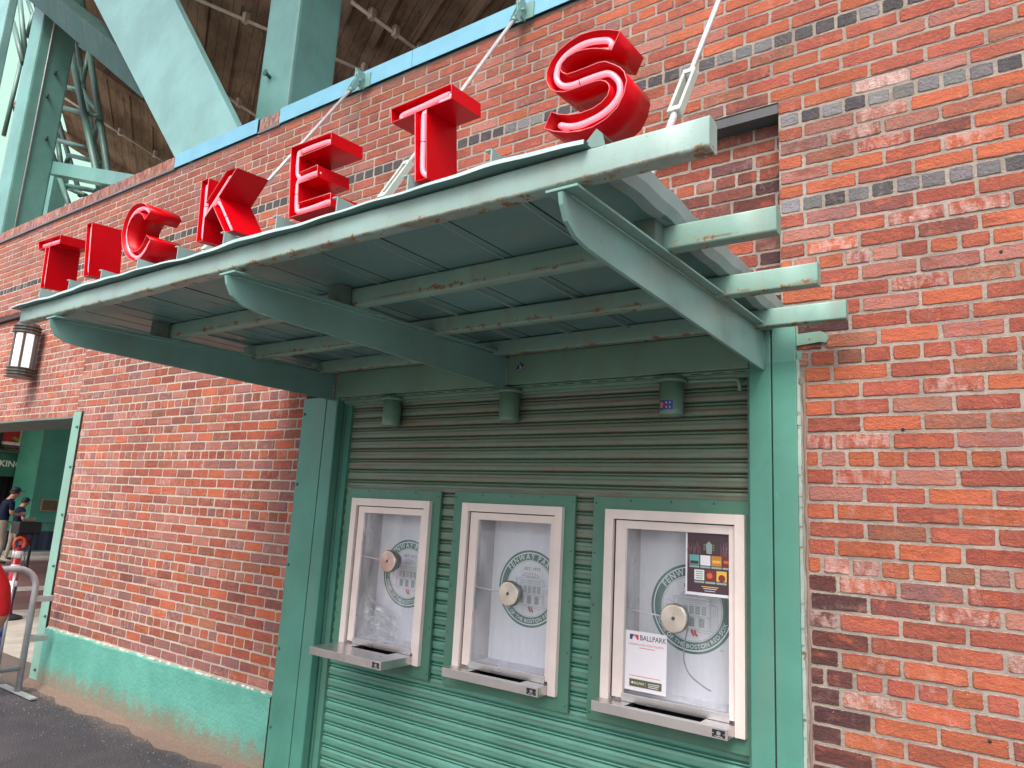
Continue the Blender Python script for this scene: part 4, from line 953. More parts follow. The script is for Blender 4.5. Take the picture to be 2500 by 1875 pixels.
for x in SEAM[:-1]:
    m = MB(); m.box((x - 0.0025, -1.62, dz(-1.62) + 0.004), (x + 0.0025, 0.08, 2.577)); m.box((x - 0.020, -1.622, 2.574), (x - 0.0025, 0.08, 2.578)); m.build('standing_seam', M_decktop, can)
m = MB()
for x in [-3.64] + [-3.36 + 0.2875*k for k in range(9)]: m.prism([(-1.60, dz(-1.60) - 0.0004), (0.05, dz(0.05) - 0.0004), (0.05, dz(0.05) + 0.002), (-1.60, dz(-1.60) + 0.002)], 'x', x, x + 0.0030)
jn = m.build('panel_joints', simple('joint_black', (0.012, 0.02, 0.016), 0.9), can)
# right edge flashing: folded, slightly torn
m = MB()
for i in range(34):
    y0, y1 = -1.50 + 1.50*i/34, -1.50 + 1.50*(i+1)/34
    wv = lambda y: 0.004*math.sin(y*9) + 0.003*math.sin(y*31)
    for (xa, za, xb, zb) in ((-0.800, -0.006, -0.765, -0.004), (-0.765, -0.004, -0.748, 0.022), (-0.748, 0.022, -0.742, 0.060), (-0.742, 0.060, -0.762, 0.063)):
        m.add([(xa, y0, dz(y0) + za + wv(y0)), (xb, y0, dz(y0) + zb + wv(y0)), (xb, y1, dz(y1) + zb + wv(y1)), (xa, y1, dz(y1) + za + wv(y1))], [(0,1,2,3)])
m.build('edge_flashing', [M_decktop], can)
m = MB(); m.add([(-0.778, -1.645, 2.482), (-0.728, -1.645, 2.480), (-0.736, -1.645, 2.512), (-0.752, -1.645, 2.528), (-0.782, -1.645, 2.498)], [(0,1,2,3,4)]); m.add([(-0.752, -1.645, 2.528), (-0.736, -1.645, 2.512), (-0.722, -1.54, 2.506), (-0.745, -1.52, 2.530)], [(0,1,2,3)])
eb = m.build('end_cap', paint('cap_paint', (0.13, 0.22, 0.19), 0.45, rust=0.5), can); sd = eb.modifiers.new('s', 'SOLIDIFY'); sd.thickness = 0.003
m = MB(); m.add([(-0.645, -1.56, 2.482), (-0.60, -1.56, 2.482), (-0.606, -1.56, 2.535), (-0.645, -1.56, 2.52)], [(0,1,2,3)]); m.add([(-0.645, -1.56, 2.52), (-0.606, -1.56, 2.535), (-0.612, -1.50, 2.535), (-0.65, -1.50, 2.52)], [(0,1,2,3)])
eb = m.build('end_cap', paint('cap_paint', (0.13, 0.22, 0.19), 0.45, rust=0.5), can); sd = eb.modifiers.new('s', 'SOLIDIFY'); sd.thickness = 0.003
# hanging rods
for n_, bx in enumerate(XB):
    ya, za, yb, zb = -1.205, 2.585, -0.125, 4.405
    Pp, Q = Vector((bx, ya, za)), Vector((bx, yb, zb)); dr = (Q - Pp).normalized()
    m = MB(); m.tube([Pp, Pp + dr*0.44], 0.012, 8); m.tube([Pp + dr*0.64, Q], 0.0105, 8)
    rod = m.build('tie_rod', M_steel, can)
    m = MB(); m.obox(Pp + dr*0.13, Pp + dr*0.37, (1, 0, 0), 0.008, 0.040, bev=0.002)
    m.v = []; m.f = []; m.mi = []; m.sm = []
    nrm = dr.cross(Vector((1, 0, 0))).normalized()
    for sgn in (1, -1): m.obox(Pp + dr*0.41 + Vector((sgn*0.017, 0, 0)), Pp + dr*0.67 + Vector((sgn*0.017, 0, 0)), nrm, 0.011, 0.032, bev=0.002)
    for t_ in (0.40, 0.645): m.obox(Pp + dr*t_, Pp + dr*(t_ + 0.030), nrm, 0.044, 0.036, bev=0.004)
    m.build('turnbuckle', paint('turnbuckle_paint', (0.42, 0.47, 0.42), 0.5, rust=0.9, grime=0.4), rod)
    m = MB(); top = Vector((bx, -0.085, 4.475))   # clevis, pin and wall plate
    for sgn in (1, -1): m.obox(Q - dr*0.02 + Vector((sgn*0.012, 0, 0)), top + Vector((sgn*0.012, 0, 0.02)), nrm, 0.007, 0.040, bev=0.002)
    m.lathe([(0.020, -0.045), (0.020, 0.0)], (0, 0, 0), 'z', 8) if False else None
    m.tube([Q - dr*0.05, Q + dr*0.01], 0.017, 8); m.lathe([(0.030, -0.016), (0.030, 0.016)], (bx, top.y + 0.005, top.z + 0.045), 'x', 14)
    m.tube([(bx - 0.030, top.y, top.z), (bx + 0.030, top.y, top.z)], 0.009, 8)
    m.box((bx - 0.005, -0.115, 4.44), (bx + 0.005, -0.030, 4.56), bev=0.002); m.prism([(bx - 0.05, 4.45), (bx + 0.06, 4.45), (bx + 0.06, 4.555), (bx - 0.05, 4.555)], 'y', -0.030, -0.037)
    m.build('wall_clevis', M_bracket, rod)
    m = MB(); m.tube([Pp + Vector((0, 0, 0.035)) + Vector((0, math.cos(a)*0.022, math.sin(a)*0.030 - 0.03)) for a in [2*math.pi*k/12 for k in range(13)]], 0.007, 8); m.box((bx - 0.02, ya - 0.03, 2.50), (bx + 0.02, ya + 0.03, 2.515)); m.build('eye_bolt', M_bracket, rod)

# ------------------------------------------------------------------ neon letters
def redmat(name, col, rough=0.22):
    m = bpy.data.materials.new(name); b = NB(m)
    c = b.mix(b.ramp(b.noise(5, 3), 0.35, 0.7), tuple(q*0.93 for q in col), tuple(q*1.05 for q in col))
    c = b.mix(b.math('MULTIPLY', b.ramp(b.noise(150, 2), 0.72, 0.76), 0.4), c, (0.5, 0.3, 0.28))
    b.set(col=c, rough=b.math('ADD', rough, b.math('MULTIPLY', b.noise(12, 3), 0.15)), nor=b.bump(b.noise(6, 2), 0.06, 0.004), spec=0.12); return m
M_red = redmat("sign_red_enamel", (0.52, 0.001, 0.006)); M_redin = redmat("sign_red_inside", (0.58, 0.004, 0.03), 0.35); M_rim = simple("sign_rim_highlight", (0.75, 0.12, 0.14), 0.35, var=0.05, bump=0)
def neon_mat(name, col, es, base):
    m = bpy.data.materials.new(name); b = NB(m); lw = b.n("ShaderNodeLayerWeight"); lw.inputs[0].default_value = 0.35
    e = b.mix(lw.outputs['Facing'], (1.0, 0.30, 0.36), col); b.set(col=base, rough=0.15, emi=e, es=es, spec=0.6); return m
M_neon = neon_mat("neon_glass", (1.0, 0.06, 0.12), 0.42, (0.78, 0.24, 0.28)); M_elec = neon_mat("neon_electrode", (1.0, 0.12, 0.01), 1.3, (0.8, 0.3, 0.1))
LEAN = 0.09
def lp(x, z, back=0.0): return (x, -1.6 - (z - 2.57)*LEAN + back, z + back*LEAN)
def letter(ch, outline, tubes, label, elec=()):
    n = len(outline); xs = [p[0] for p in outline]
    root = thing('neon_letter', label, 'sign letter', lp(sum(xs)/n, 2.565), 'red neon letters of the TICKETS sign')
    D = 0.137
    m = MB(); vs = [lp(x, z, 0) for x, z in outline] + [lp(x, z, D) for x, z in outline]
    m.add(vs, [(i, (i+1) % n, n + (i+1) % n, n + i) for i in range(n)], 0, False)
    area = sum(outline[i][0]*outline[(i+1) % n][1] - outline[(i+1) % n][0]*outline[i][1] for i in range(n))
    if area < 0: m.f = [f[::-1] for f in m.f]
    o = m.build('channel', [M_red], root, fix=False); sd = o.modifiers.new('thick', 'SOLIDIFY'); sd.thickness = 0.0022; sd.offset = 1
    if n > 20: 
        for p in o.data.polygons: p.use_smooth = True
        o.data.set_sharp_from_angle(angle=R(28))
    m = MB(); m.add([lp(x, z, 0.050) for x, z in outline], [list(range(n))]); m.build('back_panel', M_redin, root, fix=False)
    m = MB(); m.add([lp(x, z, D - 0.002) for x, z in outline], [list(range(n))]); m.build('rear_cover', M_red, root, fix=False)
    m = MB(); m.tube([lp(x, z, -0.0004) for x, z in outline] + [lp(*outline[0], -0.0004)], 0.0013, 5, cap=False); m.build('rim', M_rim, root)  # paler red line paints the highlight along the front edge
    for t in tubes:
        pp = smooth_path([lp(x, z, 0.014) for x, z in t], 7)
        e0, e1 = Vector(lp(t[0][0], t[0][1], 0.048)), Vector(lp(t[-1][0], t[-1][1], 0.048))
        m = MB(); m.tube([e0] + pp + [e1], 0.0078, 12); m.build('neon_tube', M_neon, root)
        m = MB(); k = len(pp)//2; c_ = pp[k]; d_ = (pp[k+1] - pp[k-1]).normalized(); m.tube([c_ - d_*0.0012, c_ + d_*0.0012], 0.0086, 12); m.tube([c_, Vector(c_) + Vector((0, 0.035, 0))], 0.003, 6); m.build('tube_support', simple('support_dark', (0.10, 0.03, 0.03), 0.4), root)
    for a, b_ in elec:
        m = MB(); m.tube([lp(*a, 0.034), lp(*b_, 0.034)], 0.0075, 10); m.build('electrode', M_elec, root)
    return root
T1 = [(-3.909, 2.834), (-3.668, 2.828), (-3.671, 2.786), (-3.775, 2.789), (-3.803, 2.588), (-3.848, 2.592), (-3.820, 2.790), (-3.906, 2.793)]
letter('T', T1, [[(-3.885, 2.812), (-3.782, 2.809), (-3.688, 2.805)], [(-3.796, 2.785), (-3.803, 2.755), (-3.824, 2.634), (-3.822, 2.613)]], 'red neon letter T at the far left end of the sign')
letter('I', [(-3.403, 2.827), (-3.357, 2.828), (-3.356, 2.583), (-3.402, 2.582)], [[(-3.368, 2.808), (-3.380, 2.800), (-3.380, 2.709), (-3.380, 2.615), (-3.368, 2.598)]], 'red neon letter I, a single upright bar')
C_O = [(-2.854, 2.774), (-2.874, 2.799), (-2.9, 2.817), (-2.927, 2.828), (-2.965, 2.832), (-3.0, 2.827), (-3.030, 2.811), (-3.061, 2.776), (-3.078, 2.723), (-3.070, 2.676), (-3.043, 2.632), (-3.002, 2.6), (-2.958, 2.583), (-2.912, 2.587), (-2.872, 2.61), (-2.837, 2.654), (-2.869, 2.678), (-2.898, 2.640), (-2.925, 2.626), (-2.953, 2.623), (-2.978, 2.629), (-3.004, 2.646), (-3.024, 2.675), (-3.033, 2.712), (-3.029, 2.745), (-3.008, 2.772), (-2.977, 2.788), (-2.941, 2.789), (-2.914, 2.775), (-2.892, 2.749)]
C_N = [(-2.871, 2.775), (-2.907, 2.801), (-2.945, 2.811), (-2.989, 2.806), (-3.030, 2.778), (-3.053, 2.724), (-3.044, 2.670), (-3.012, 2.626), (-2.966, 2.603), (-2.925, 2.606), (-2.889, 2.626), (-2.856, 2.655)]
letter('C', C_O, [C_N], 'red neon letter C with a curved channel')
letter('K', [(-2.482, 2.82), (-2.437, 2.821), (-2.445, 2.727), (-2.32, 2.823), (-2.259, 2.819), (-2.365, 2.732), (-2.262, 2.584), (-2.316, 2.587), (-2.4, 2.704), (-2.451, 2.669), (-2.457, 2.581), (-2.499, 2.583)],
       [[(-2.454, 2.797), (-2.464, 2.791), (-2.468, 2.719), (-2.476, 2.612), (-2.471, 2.594)], [(-2.308, 2.799), (-2.320, 2.796), (-2.334, 2.783), (-2.450, 2.690)], [(-2.385, 2.716), (-2.366, 2.704), (-2.299, 2.609), (-2.285, 2.594)]], 'red neon letter K with two slanting arms')
letter('E', [(-1.949, 2.815), (-1.746, 2.815), (-1.747, 2.774), (-1.904, 2.771), (-1.904, 2.714), (-1.809, 2.720), (-1.808, 2.680), (-1.903, 2.678), (-1.902, 2.609), (-1.740, 2.609), (-1.738, 2.568), (-1.948, 2.568)],
       [[(-1.757, 2.784), (-1.762, 2.793), (-1.807, 2.797), (-1.905, 2.796), (-1.923, 2.785), (-1.926, 2.722), (-1.914, 2.704)], [(-1.819, 2.688), (-1.816, 2.699), (-1.835, 2.702), (-1.900, 2.699), (-1.921, 2.688), (-1.925, 2.648), (-1.924, 2.598), (-1.910, 2.587), (-1.822, 2.587), (-1.762, 2.590), (-1.749, 2.584)]], 'red neon letter E with three bars', [((-1.79, 2.578), (-1.765, 2.577))])
letter('T', [(-1.477, 2.814), (-1.241, 2.821), (-1.239, 2.777), (-1.333, 2.775), (-1.328, 2.562), (-1.373, 2.562), (-1.378, 2.772), (-1.475, 2.770)],
       [[(-1.445, 2.780), (-1.437, 2.790), (-1.365, 2.794), (-1.268, 2.801), (-1.253, 2.795), (-1.253, 2.787), (-1.268, 2.785), (-1.293, 2.784)], [(-1.350, 2.773), (-1.356, 2.760), (-1.357, 2.728), (-1.357, 2.683), (-1.357, 2.605), (-1.350, 2.585), (-1.337, 2.577)]], 'red neon letter T between the letters E and S')
S_O = [(-0.711, 2.787), (-0.742, 2.802), (-0.763, 2.809), (-0.785, 2.814), (-0.819, 2.817), (-0.852, 2.81), (-0.885, 2.796), (-0.908, 2.774), (-0.92, 2.75), (-0.921, 2.727), (-0.911, 2.704), (-0.893, 2.689), (-0.868, 2.681), (-0.84, 2.6805), (-0.81, 2.681), (-0.781, 2.681), (-0.765, 2.679), (-0.751, 2.671), (-0.743, 2.661), (-0.741, 2.65), (-0.746, 2.634), (-0.763, 2.621), (-0.787, 2.613), (-0.821, 2.611), (-0.855, 2.616), (-0.886, 2.627), (-0.906, 2.639), (-0.928, 2.601), (-0.899, 2.585), (-0.861, 2.572), (-0.824, 2.565), (-0.787, 2.566), (-0.752, 2.576), (-0.721, 2.596), (-0.703, 2.625), (-0.695, 2.657), (-0.702, 2.681), (-0.713, 2.695), (-0.727, 2.706), (-0.743, 2.717), (-0.752, 2.723), (-0.771, 2.726), (-0.798, 2.725), (-0.835, 2.724), (-0.86, 2.725), (-0.874, 2.735), (-0.88, 2.746), (-0.875, 2.759), (-0.86, 2.77), (-0.834, 2.776), (-0.81, 2.774), (-0.785, 2.768), (-0.761, 2.759), (-0.734, 2.746)]
S_N = [(-0.742, 2.764), (-0.740, 2.771), (-0.747, 2.781), (-0.761, 2.788), (-0.8, 2.797), (-0.834, 2.796), (-0.867, 2.786), (-0.890, 2.768), (-0.899, 2.743), (-0.895, 2.722), (-0.878, 2.706), (-0.852, 2.700), (-0.81, 2.701), (-0.772, 2.701), (-0.748, 2.697), (-0.730, 2.680), (-0.720, 2.658), (-0.723, 2.632), (-0.742, 2.612), (-0.768, 2.599), (-0.799, 2.592), (-0.831, 2.589), (-0.86, 2.593), (-0.888, 2.604)]
letter('S', S_O, [S_N], 'red neon letter S with snaking tube at the right end of the sign', [((-0.785, 2.778), (-0.752, 2.768)), ((-0.865, 2.582), (-0.82, 2.576))])

# ------------------------------------------------------------------ wall lantern
LX, LY, LZ = -8.13, -0.12, 2.765
M_bronze = simple("bronze_paint", (0.13, 0.115, 0.105), 0.42, 0.2)
lan = thing('wall_lantern', 'bronze half-round wall lantern with white panels on the brick above the opening', 'lantern', (LX, 0, LZ))
m = MB()
for z0 in (0.055, 0.025, -0.005): m.lathe([(0.104, z0), (0.128, z0 - 0.004), (0.128, z0 - 0.012), (0.104, z0 - 0.016)], (LX, LY + 0.02, LZ), 'z', 12, smooth=False)
m.lathe([(0.106, 0.055), (0.106, -0.03), (0.13, -0.045), (0.05, -0.05)], (LX, LY + 0.02, LZ), 'z', 12, smooth=False); m.build('base', M_bronze, lan)
m = MB()
for z0 in (0.485, 0.455, 0.425): m.lathe([(0.104, z0), (0.128, z0 - 0.004), (0.128, z0 - 0.012), (0.104, z0 - 0.016)], (LX, LY + 0.02, LZ), 'z', 12, smooth=False)
m.lathe([(0.106, 0.40), (0.106, 0.49), (0.10, 0.51), (0.035, 0.53), (0.03, 0.555), (0.01, 0.56)], (LX, LY + 0.02, LZ), 'z', 12, smooth=False); m.build('cap', M_bronze, lan)
m = MB(); m.lathe([(0.096, 0.055), (0.096, 0.40)], (LX, LY + 0.02, LZ), 'z', 12, smooth=False)
ml = bpy.data.materials.new('lantern_glass'); b = NB(ml); b.set(col=(0.85, 0.82, 0.80), rough=0.3, emi=(1, 0.95, 0.92), es=0.35); m.build('diffuser', ml, lan)
m = MB()
for k in range(6):
    a = 2*math.pi*(k + 0.5)/6; m.box((LX + 0.099*math.cos(a) - 0.011, LY + 0.02 + 0.099*math.sin(a) - 0.011, LZ + 0.05), (LX + 0.099*math.cos(a) + 0.011, LY + 0.02 + 0.099*math.sin(a) + 0.011, LZ + 0.41))
m.box((LX - 0.055, -0.05, LZ), (LX + 0.055, 0.0, LZ + 0.47)); m.build('frame', M_bronze, lan)

# ------------------------------------------------------------------ grandstand behind the wall
gs = thing('grandstand', 'underside of the concrete grandstand with green steel columns rising behind the brick wall', 'grandstand', (-9, 0.6, 0))
def concrete_mat():
    m = bpy.data.materials.new("old_concrete"); b = NB(m)
    def dot(v):
        x = b.n("ShaderNodeVectorMath", operation='DOT_PRODUCT'); b.l(b.pos, x.inputs[0]); x.inputs[1].default_value = v; return x.outputs['Value']
    u, v = dot((-0.8749, 0.484, 0.018)), dot((0.4438, 0.816, -0.3702))
    cb = b.n("ShaderNodeCombineXYZ"); b.l(u, cb.inputs[0]); b.l(v, cb.inputs[1]); P = cb.outputs[0]
    c = b.mix(b.ramp(b.noise(0.5, 6, 0.65, vec=P), 0.35, 0.65), (0.19, 0.13, 0.092), (0.38, 0.275, 0.20))
    c = b.mix(b.math('MULTIPLY', b.ramp(b.noise(1.3, 9, 0.8, vec=P, stretch=(0.6, 2.4, 1)), 0.48, 0.62), 0.62), c, (0.085, 0.055, 0.040))
    c = b.mix(b.math('MULTIPLY', b.ramp(b.noise(5, 6, 0.75, vec=P, stretch=(0.3, 3, 1)), 0.60, 0.66), 0.4), c, (0.45, 0.35, 0.27))
    fr = b.math('FRACT', b.math('MULTIPLY', v, 4.5)); ln = b.ramp(b.math('ABSOLUTE', b.math('SUBTRACT', fr, 0.5)), 0.05, 0.01)
    fl = b.math('FRACT', b.math('MULTIPLY', b.math('FLOOR', b.math('MULTIPLY', v, 4.5)), 0.37)); 
    c = b.mix(b.math('MULTIPLY', fl, 0.22), c, (0.10, 0.07, 0.05)); c = b.mix(b.math('MULTIPLY', ln, 0.55), c, (0.06, 0.04, 0.03))
    b.set(col=c, rough=0.9, nor=b.bump(b.math('SUBTRACT', b.noise(6, 8, 0.7, vec=P, stretch=(0.5, 2, 1)), ln), 0.6, 0.02), spec=0.2); return m
M_con = concrete_mat(); M_pipe = simple("rust_pipe", (0.55, 0.47, 0.40), 0.5, 0.2)
D1, D2, DN = Vector((-0.8749, 0.484, 0.018)), Vector((0.4438, 0.816, -0.3702)), Vector((-0.1939, -0.3159, -0.9288))
X0s = Vector((-13.0, 3.8, 11.18))
def on(a, b_, h=0.0): return X0s + D1*a + D2*b_ + DN*h
def uv_(P): P = Vector(P) - X0s; return P.dot(D1), P.dot(D2)
SL = [(-15.0, 2.24, 12.1), (-24.52, 5.65, 12.93), (-23.98, 6.48, 12.54), (-23.57, 7.69, 12.04), (-25.73, 12.11, 10.99), (-13.45, 9.0, 9.48), (-4.23, 4.96, 8.93), (-4.46, 4.18, 9.25)]
X0s = Vector(SL[0])
pl = [uv_(q) for q in SL]
a_hi = max(a for a, _ in pl)
quad = [(-16, -1.5), (a_hi - 4.5, -1.5), (a_hi + 0.9, 9.5), (-14, 9.5)]
m = MB(); n = 4
m.add([on(a, b_, 0) for a, b_ in quad] + [on(a, b_, -0.25) for a, b_ in quad], [(0,1,2,3), (7,6,5,4), (0,4,5,1), (1,5,6,2), (2,6,7,3), (3,7,4,0)]); m.build('seating_slab', M_con, gs)
def beam_on(p, q, wd, hg, name='joist', mt=None, ext=(0, 0)):
    a, c_ = uv_(p); b_, d_ = uv_(q); P_, Q_ = on(a, c_, hg/2), on(b_, d_, hg/2); dd = (Q_ - P_).normalized()
    m = MB(); m.obox(P_ - dd*ext[0], Q_ + dd*ext[1], DN, wd, hg); return m.build(name, mt or M_con, gs)
for p, q in [[[-12.19, 3.36, 11.14], [-14.01, 4.36, 11.18]], [[-11.44, 3.58, 10.91], [-14.86, 5.49, 10.97]], [[-11.38, 4.13, 10.71], [-14.87, 6.16, 10.74]], [[-18.23, 4.14, 12.13], [-21.16, 5.79, 12.18]], [[-18.06, 4.68, 11.91], [-21.13, 6.37, 11.98]], [[-18.93, 5.81, 11.71], [-20.84, 6.86, 11.75]]]:
    beam_on(p, q, 0.045, 0.05, 'joist', None, (0, 0))
for p, q in [[[-8.8, 4.04, 10.2], [-9.39, 4.36, 10.21]], [[-7.95, 4.21, 9.96], [-9.13, 4.86, 9.99]], [[-7.1, 4.38, 9.73], [-8.78, 5.23, 9.79]], [[-6.27, 4.54, 9.5], [-7.27, 5.03, 9.54]], [[-5.5, 4.7, 9.28], [-6.14, 4.92, 9.34]]]:
    beam_on(p, q, 0.13, 0.12, 'joist', None, (0.6, 0))
for p, q in [[[-21.19, 4.38, 12.67], [-20.05, 6.91, 11.57]], [[-14.47, 4.95, 11.07], [-12.94, 7.63, 9.84]], [[-12.01, 3.39, 11.09], [-9.37, 5.44, 9.84]], [[-8.59, 4.08, 10.14], [-7.97, 5.15, 9.65]]]:
    a, c_ = uv_(p); b_, d_ = uv_(q); P_, Q_ = on(a, c_, 0.16), on(b_, d_, 0.16)
    m = MB(); m.tube([P_ - (Q_-P_)*0.1, Q_ + (Q_-P_)*0.15], 0.035, 8)
    for t in (0.2, 0.55, 0.9): c0 = P_.lerp(Q_, t); m.box(c0 - Vector((0.05,)*3), c0 + Vector((0.05, 0.05, 0.15)))
    m.build('pipe', M_pipe, gs)
for p, q, wd in (([-18.12, 3.49, 12.33], [-17.0, 7.0, 10.9], 0.22), ([-24.3, 5.2, 13.0], [-22.6, 9.5, 11.3], 0.5)): beam_on(p, q, wd, 0.22, 'rake_girder', None, (1, 1))
# columns (y 0.85 .. ), scaled from the 0.6 m plane
def column(xl, xc, y, dep, name='column'):
    m = MB(); m.box((xl, y, 3.25), (xc, y + dep, 14), bev=0.03); return m.build(name, M_struct, gs)
column(-6.165, -5.630, 0.86, 0.52)
cB = column(-13.02, -12.52, 0.86, 0.52)
m = MB(); m.tube([(-12.50, 1.02, 4.0), (-12.50, 1.02, 14)], 0.012, 6); m.tube([(-12.49, 0.98, 9.35), (-12.49, 0.98, 14)], 0.05, 8); m.build('conduit', M_steel, cB)
m = MB()
for z, yy in ((7.9, 1.1), (8.35, 1.15), (7.2, 1.2)): m = MB(); m.box((-12.53, yy, z), (-12.46, yy + 0.03, z + 0.05)); m.build('anchor', simple('anchor_dark', (0.05, 0.06, 0.05), 0.6), cB)
m = MB()
for z in (5.9, 5.2): m = MB(); m.tube([(-5.98, 0.86, z), (-5.98, 0.80, z + 0.02)], 0.018, 8); m.lathe([(0.035, 0), (0.035, -0.01)], (-5.98, 0.80, z + 0.02), 'y', 8); m.build('anchor', M_bolt, gs)
# big diagonal brace, plane y = 0.42
def scaled(pts, Y):   # points measured on y=0.6 plane, moved along the sight line onto y=Y
    s_ = (Y + 2.990) / (0.6 + 2.990); return [(p[0]*s_, 1.618 + (p[1] - 1.618)*s_) for p in pts]
dg = scaled([(-9.945 - 1.2, 8.276 + 1.31), (-7.133 + 0.9, 5.199 - 0.985), (-5.999 + 0.6, 5.204 - 0.757), (-7.686 - 1.2, 7.333 + 1.515)], 0.42)
m = MB(); m.prism(dg, 'y', 0.42, 0.50); m.build('diagonal_brace', M_struct_l, gs)
m = MB(); m.obox((-13.65, 0.72, 10.42), (-8.0, 0.72, 6.38), (0, -0.25, 1), 0.30, 0.34, bev=0.008); m.build('cross_brace', paint('cross_brace_shaded', (0.022, 0.078, 0.068), 0.6, grime=0.2), gs)  # much darker than the other steel: shade from above put into the colour
m = MB(); m.obox((-13.0, 1.5, 6.96), (-9.6, 1.5, 5.84), (0, 0, 1), 0.25, 0.20); m.build('low_girder', M_struct, gs)
m = MB(); m.box((-14.12, 1.9, 3.25), (-13.87, 2.15, 7.3)); m.build('column', M_struct, gs)
m = MB(); m.box((-16.3, 0.9, 3.25), (-14.50, 1.04, 14), bev=0.02); m.build('column', M_struct_l, gs)
m = MB(); m.box((-17.5, 0.72, 3.08), (-4.0, 4.2, 3.25)); m.build('platform', M_con, gs)
m = MB(); m.box((-32.0, 1.3, 4.9), (-4.0, 9.0, 5.0)); m.build('yard_shade_slab', M_con, gs)  # unseen slab, added to keep daylight off the yard below
# inclined lattice of thin green tubes
mast = thing('lattice_mast', 'leaning lattice mast of thin green tubes between the grandstand columns', 'mast', (-14.0, 2.2, 3.25))
CH = [[[-14.35, 2.0, 11.01], [-11.95, 2.0, 6.78]], [[-13.82, 1.8, 9.58], [-11.89, 1.8, 6.71]], [[-15.41, 2.4, 10.9], [-14.61, 2.4, 9.41]], [[-14.61, 2.4, 9.41], [-13.25, 2.4, 7.3]], [[-16.18, 2.6, 9.38], [-14.44, 2.6, 7.26]], [[-14.97, 2.2, 8.51], [-14.47, 2.2, 7.7]], [[-15.58, 2.4, 8.36], [-15.25, 2.4, 8.01]], [[-13.94, 2.0, 7.29], [-13.31, 2.0, 6.6]], [[-18.67, 2.2, 13.14], [-17.45, 2.2, 11.05]], [[-18.06, 2.0, 12.09], [-16.85, 2.0, 10.59]], [[-19.08, 2.5, 13.38], [-18.45, 2.5, 12.65]], [[-18.19, 2.4, 12.63], [-18.33, 2.4, 12.03]], [[-19.05, 2.6, 11.91], [-19.21, 2.6, 9.87]]]
BR = [[[-13.9, 2.1, 9.86], [-13.91, 2.1, 9.19]], [[-14.37, 2.0, 9.22], [-13.66, 2.0, 8.9]], [[-14.08, 1.9, 8.64], [-12.44, 1.9, 7.96]], [[-12.71, 2.0, 8.09], [-12.74, 2.0, 7.51]], [[-14.39, 2.0, 8.12], [-12.8, 2.0, 7.5]], [[-14.2, 2.2, 7.85], [-12.61, 2.2, 7.27]], [[-12.39, 2.1, 7.16], [-12.41, 2.1, 6.94]], [[-14.73, 2.4, 8.09], [-14.85, 2.4, 7.88]], [[-13.93, 2.1, 7.14], [-12.55, 2.1, 6.7]], [[-14.42, 2.3, 7.31], [-13.43, 2.3, 6.9]], [[-14.13, 2.2, 9.18], [-13.2, 2.2, 8.36]], [[-14.63, 2.2, 10.33], [-14.07, 2.2, 9.95]]]
for i, (a_, b_) in enumerate(CH):
    a_, b_ = Vector(a_), Vector(b_)
    if i in (0, 1, 8): a_ = a_ + (a_ - b_)*0.4
    if i in (0, 1, 3, 7): b_ = b_ + (b_ - a_)*0.5
    m = MB(); m.tube([a_, b_], 0.058 if i in (0, 1, 2, 3, 8, 9) else 0.048, 10); m.build('chord', M_strut, mast)
for a_, b_ in BR: m = MB(); m.tube([a_, b_], 0.042, 8); m.build('brace', M_strut, mast)
# ------------------------------------------------------------------ pale green building far behind
M_mint = simple("mint_cladding", (0.30, 0.50, 0.41), 0.5, var=0.05, bump=0.05, bs=3)
far = thing('green_building', 'pale green clad building seen through the grandstand steelwork', 'building', (-36, 12, 0))
m = MB(); m.box((-120, 14, 0), (-26, 15, 60)); m.build('wall', M_mint, far)
m = MB(); m.box((-60, 13.94, 9.6), (-22, 14.0, 9.9)); m.box((-60, 13.94, 13.6), (-22, 14.0, 13.9))
for x in range(-58, -22, 4): m.box((x, 13.93, 0), (x + 0.25, 14.0, 19))
m.build('panel_trim', simple("mint_trim", (0.20, 0.42, 0.34), 0.5), far)

# ------------------------------------------------------------------ through the opening on the left
bb = thing('brick_building', 'dark brick building with green fascia and a shuttered gate across the yard', 'building', (-23, 5, 0))
def far_brick():
    m = bpy.data.materials.new("far_brick"); b = NB(m); t = b.n("ShaderNodeTexBrick"); 
    mp = b.n("ShaderNodeMapping"); mp.inputs['Rotation'].default_value = (0, 0, 0); cmb = b.n("ShaderNodeCombineXYZ"); x, y, z = b.xyz(); b.l(y, cmb.inputs[0]); b.l(z, cmb.inputs[1]); b.l(cmb.outputs[0], t.inputs['Vector'])
    t.inputs['Scale'].default_value = 1.0; t.inputs['Brick Width'].default_value = 0.22; t.inputs['Row Height'].default_value = 0.075; t.inputs['Mortar Size'].default_value = 0.008
    t.inputs['Color1'].default_value = (0.20, 0.075, 0.05, 1); t.inputs['Color2'].default_value = (0.11, 0.045, 0.035, 1); t.inputs['Mortar'].default_value = (0.25, 0.2, 0.17, 1)
    b.set(col=t.outputs['Color'], rough=0.9, nor=b.bump(t.outputs['Fac'], -0.5, 0.01)); return m
m = MB(); m.box((-23.6, 3.0, 2.64), (-23.0, 12, 6.0)); m.box((-23.6, 6.2, 0), (-23.05, 12, 2.64)); m.build('wall', far_brick(), bb)
M_gdark = paint("fascia_green", (0.030, 0.120, 0.080), 0.4, grime=0.2)
m = MB(); m.box((-23.6, 3.0, 1.95), (-22.96, 6.9, 2.62)); fas = m.build('fascia', M_gdark, bb)
F = MB(); vs, fs, W_ = text_polys("PARKING", 1.0, 0.02); sz = 0.235
y_end = 5.628; F.add([(-22.955, y_end - (W_ - a)*sz*0.98, 2.222 + b_*sz) for a, b_ in vs], fs); F.build('lettering', simple('letter_white', (0.8, 0.8, 0.76), 0.5, bump=0), fas, fix=False)
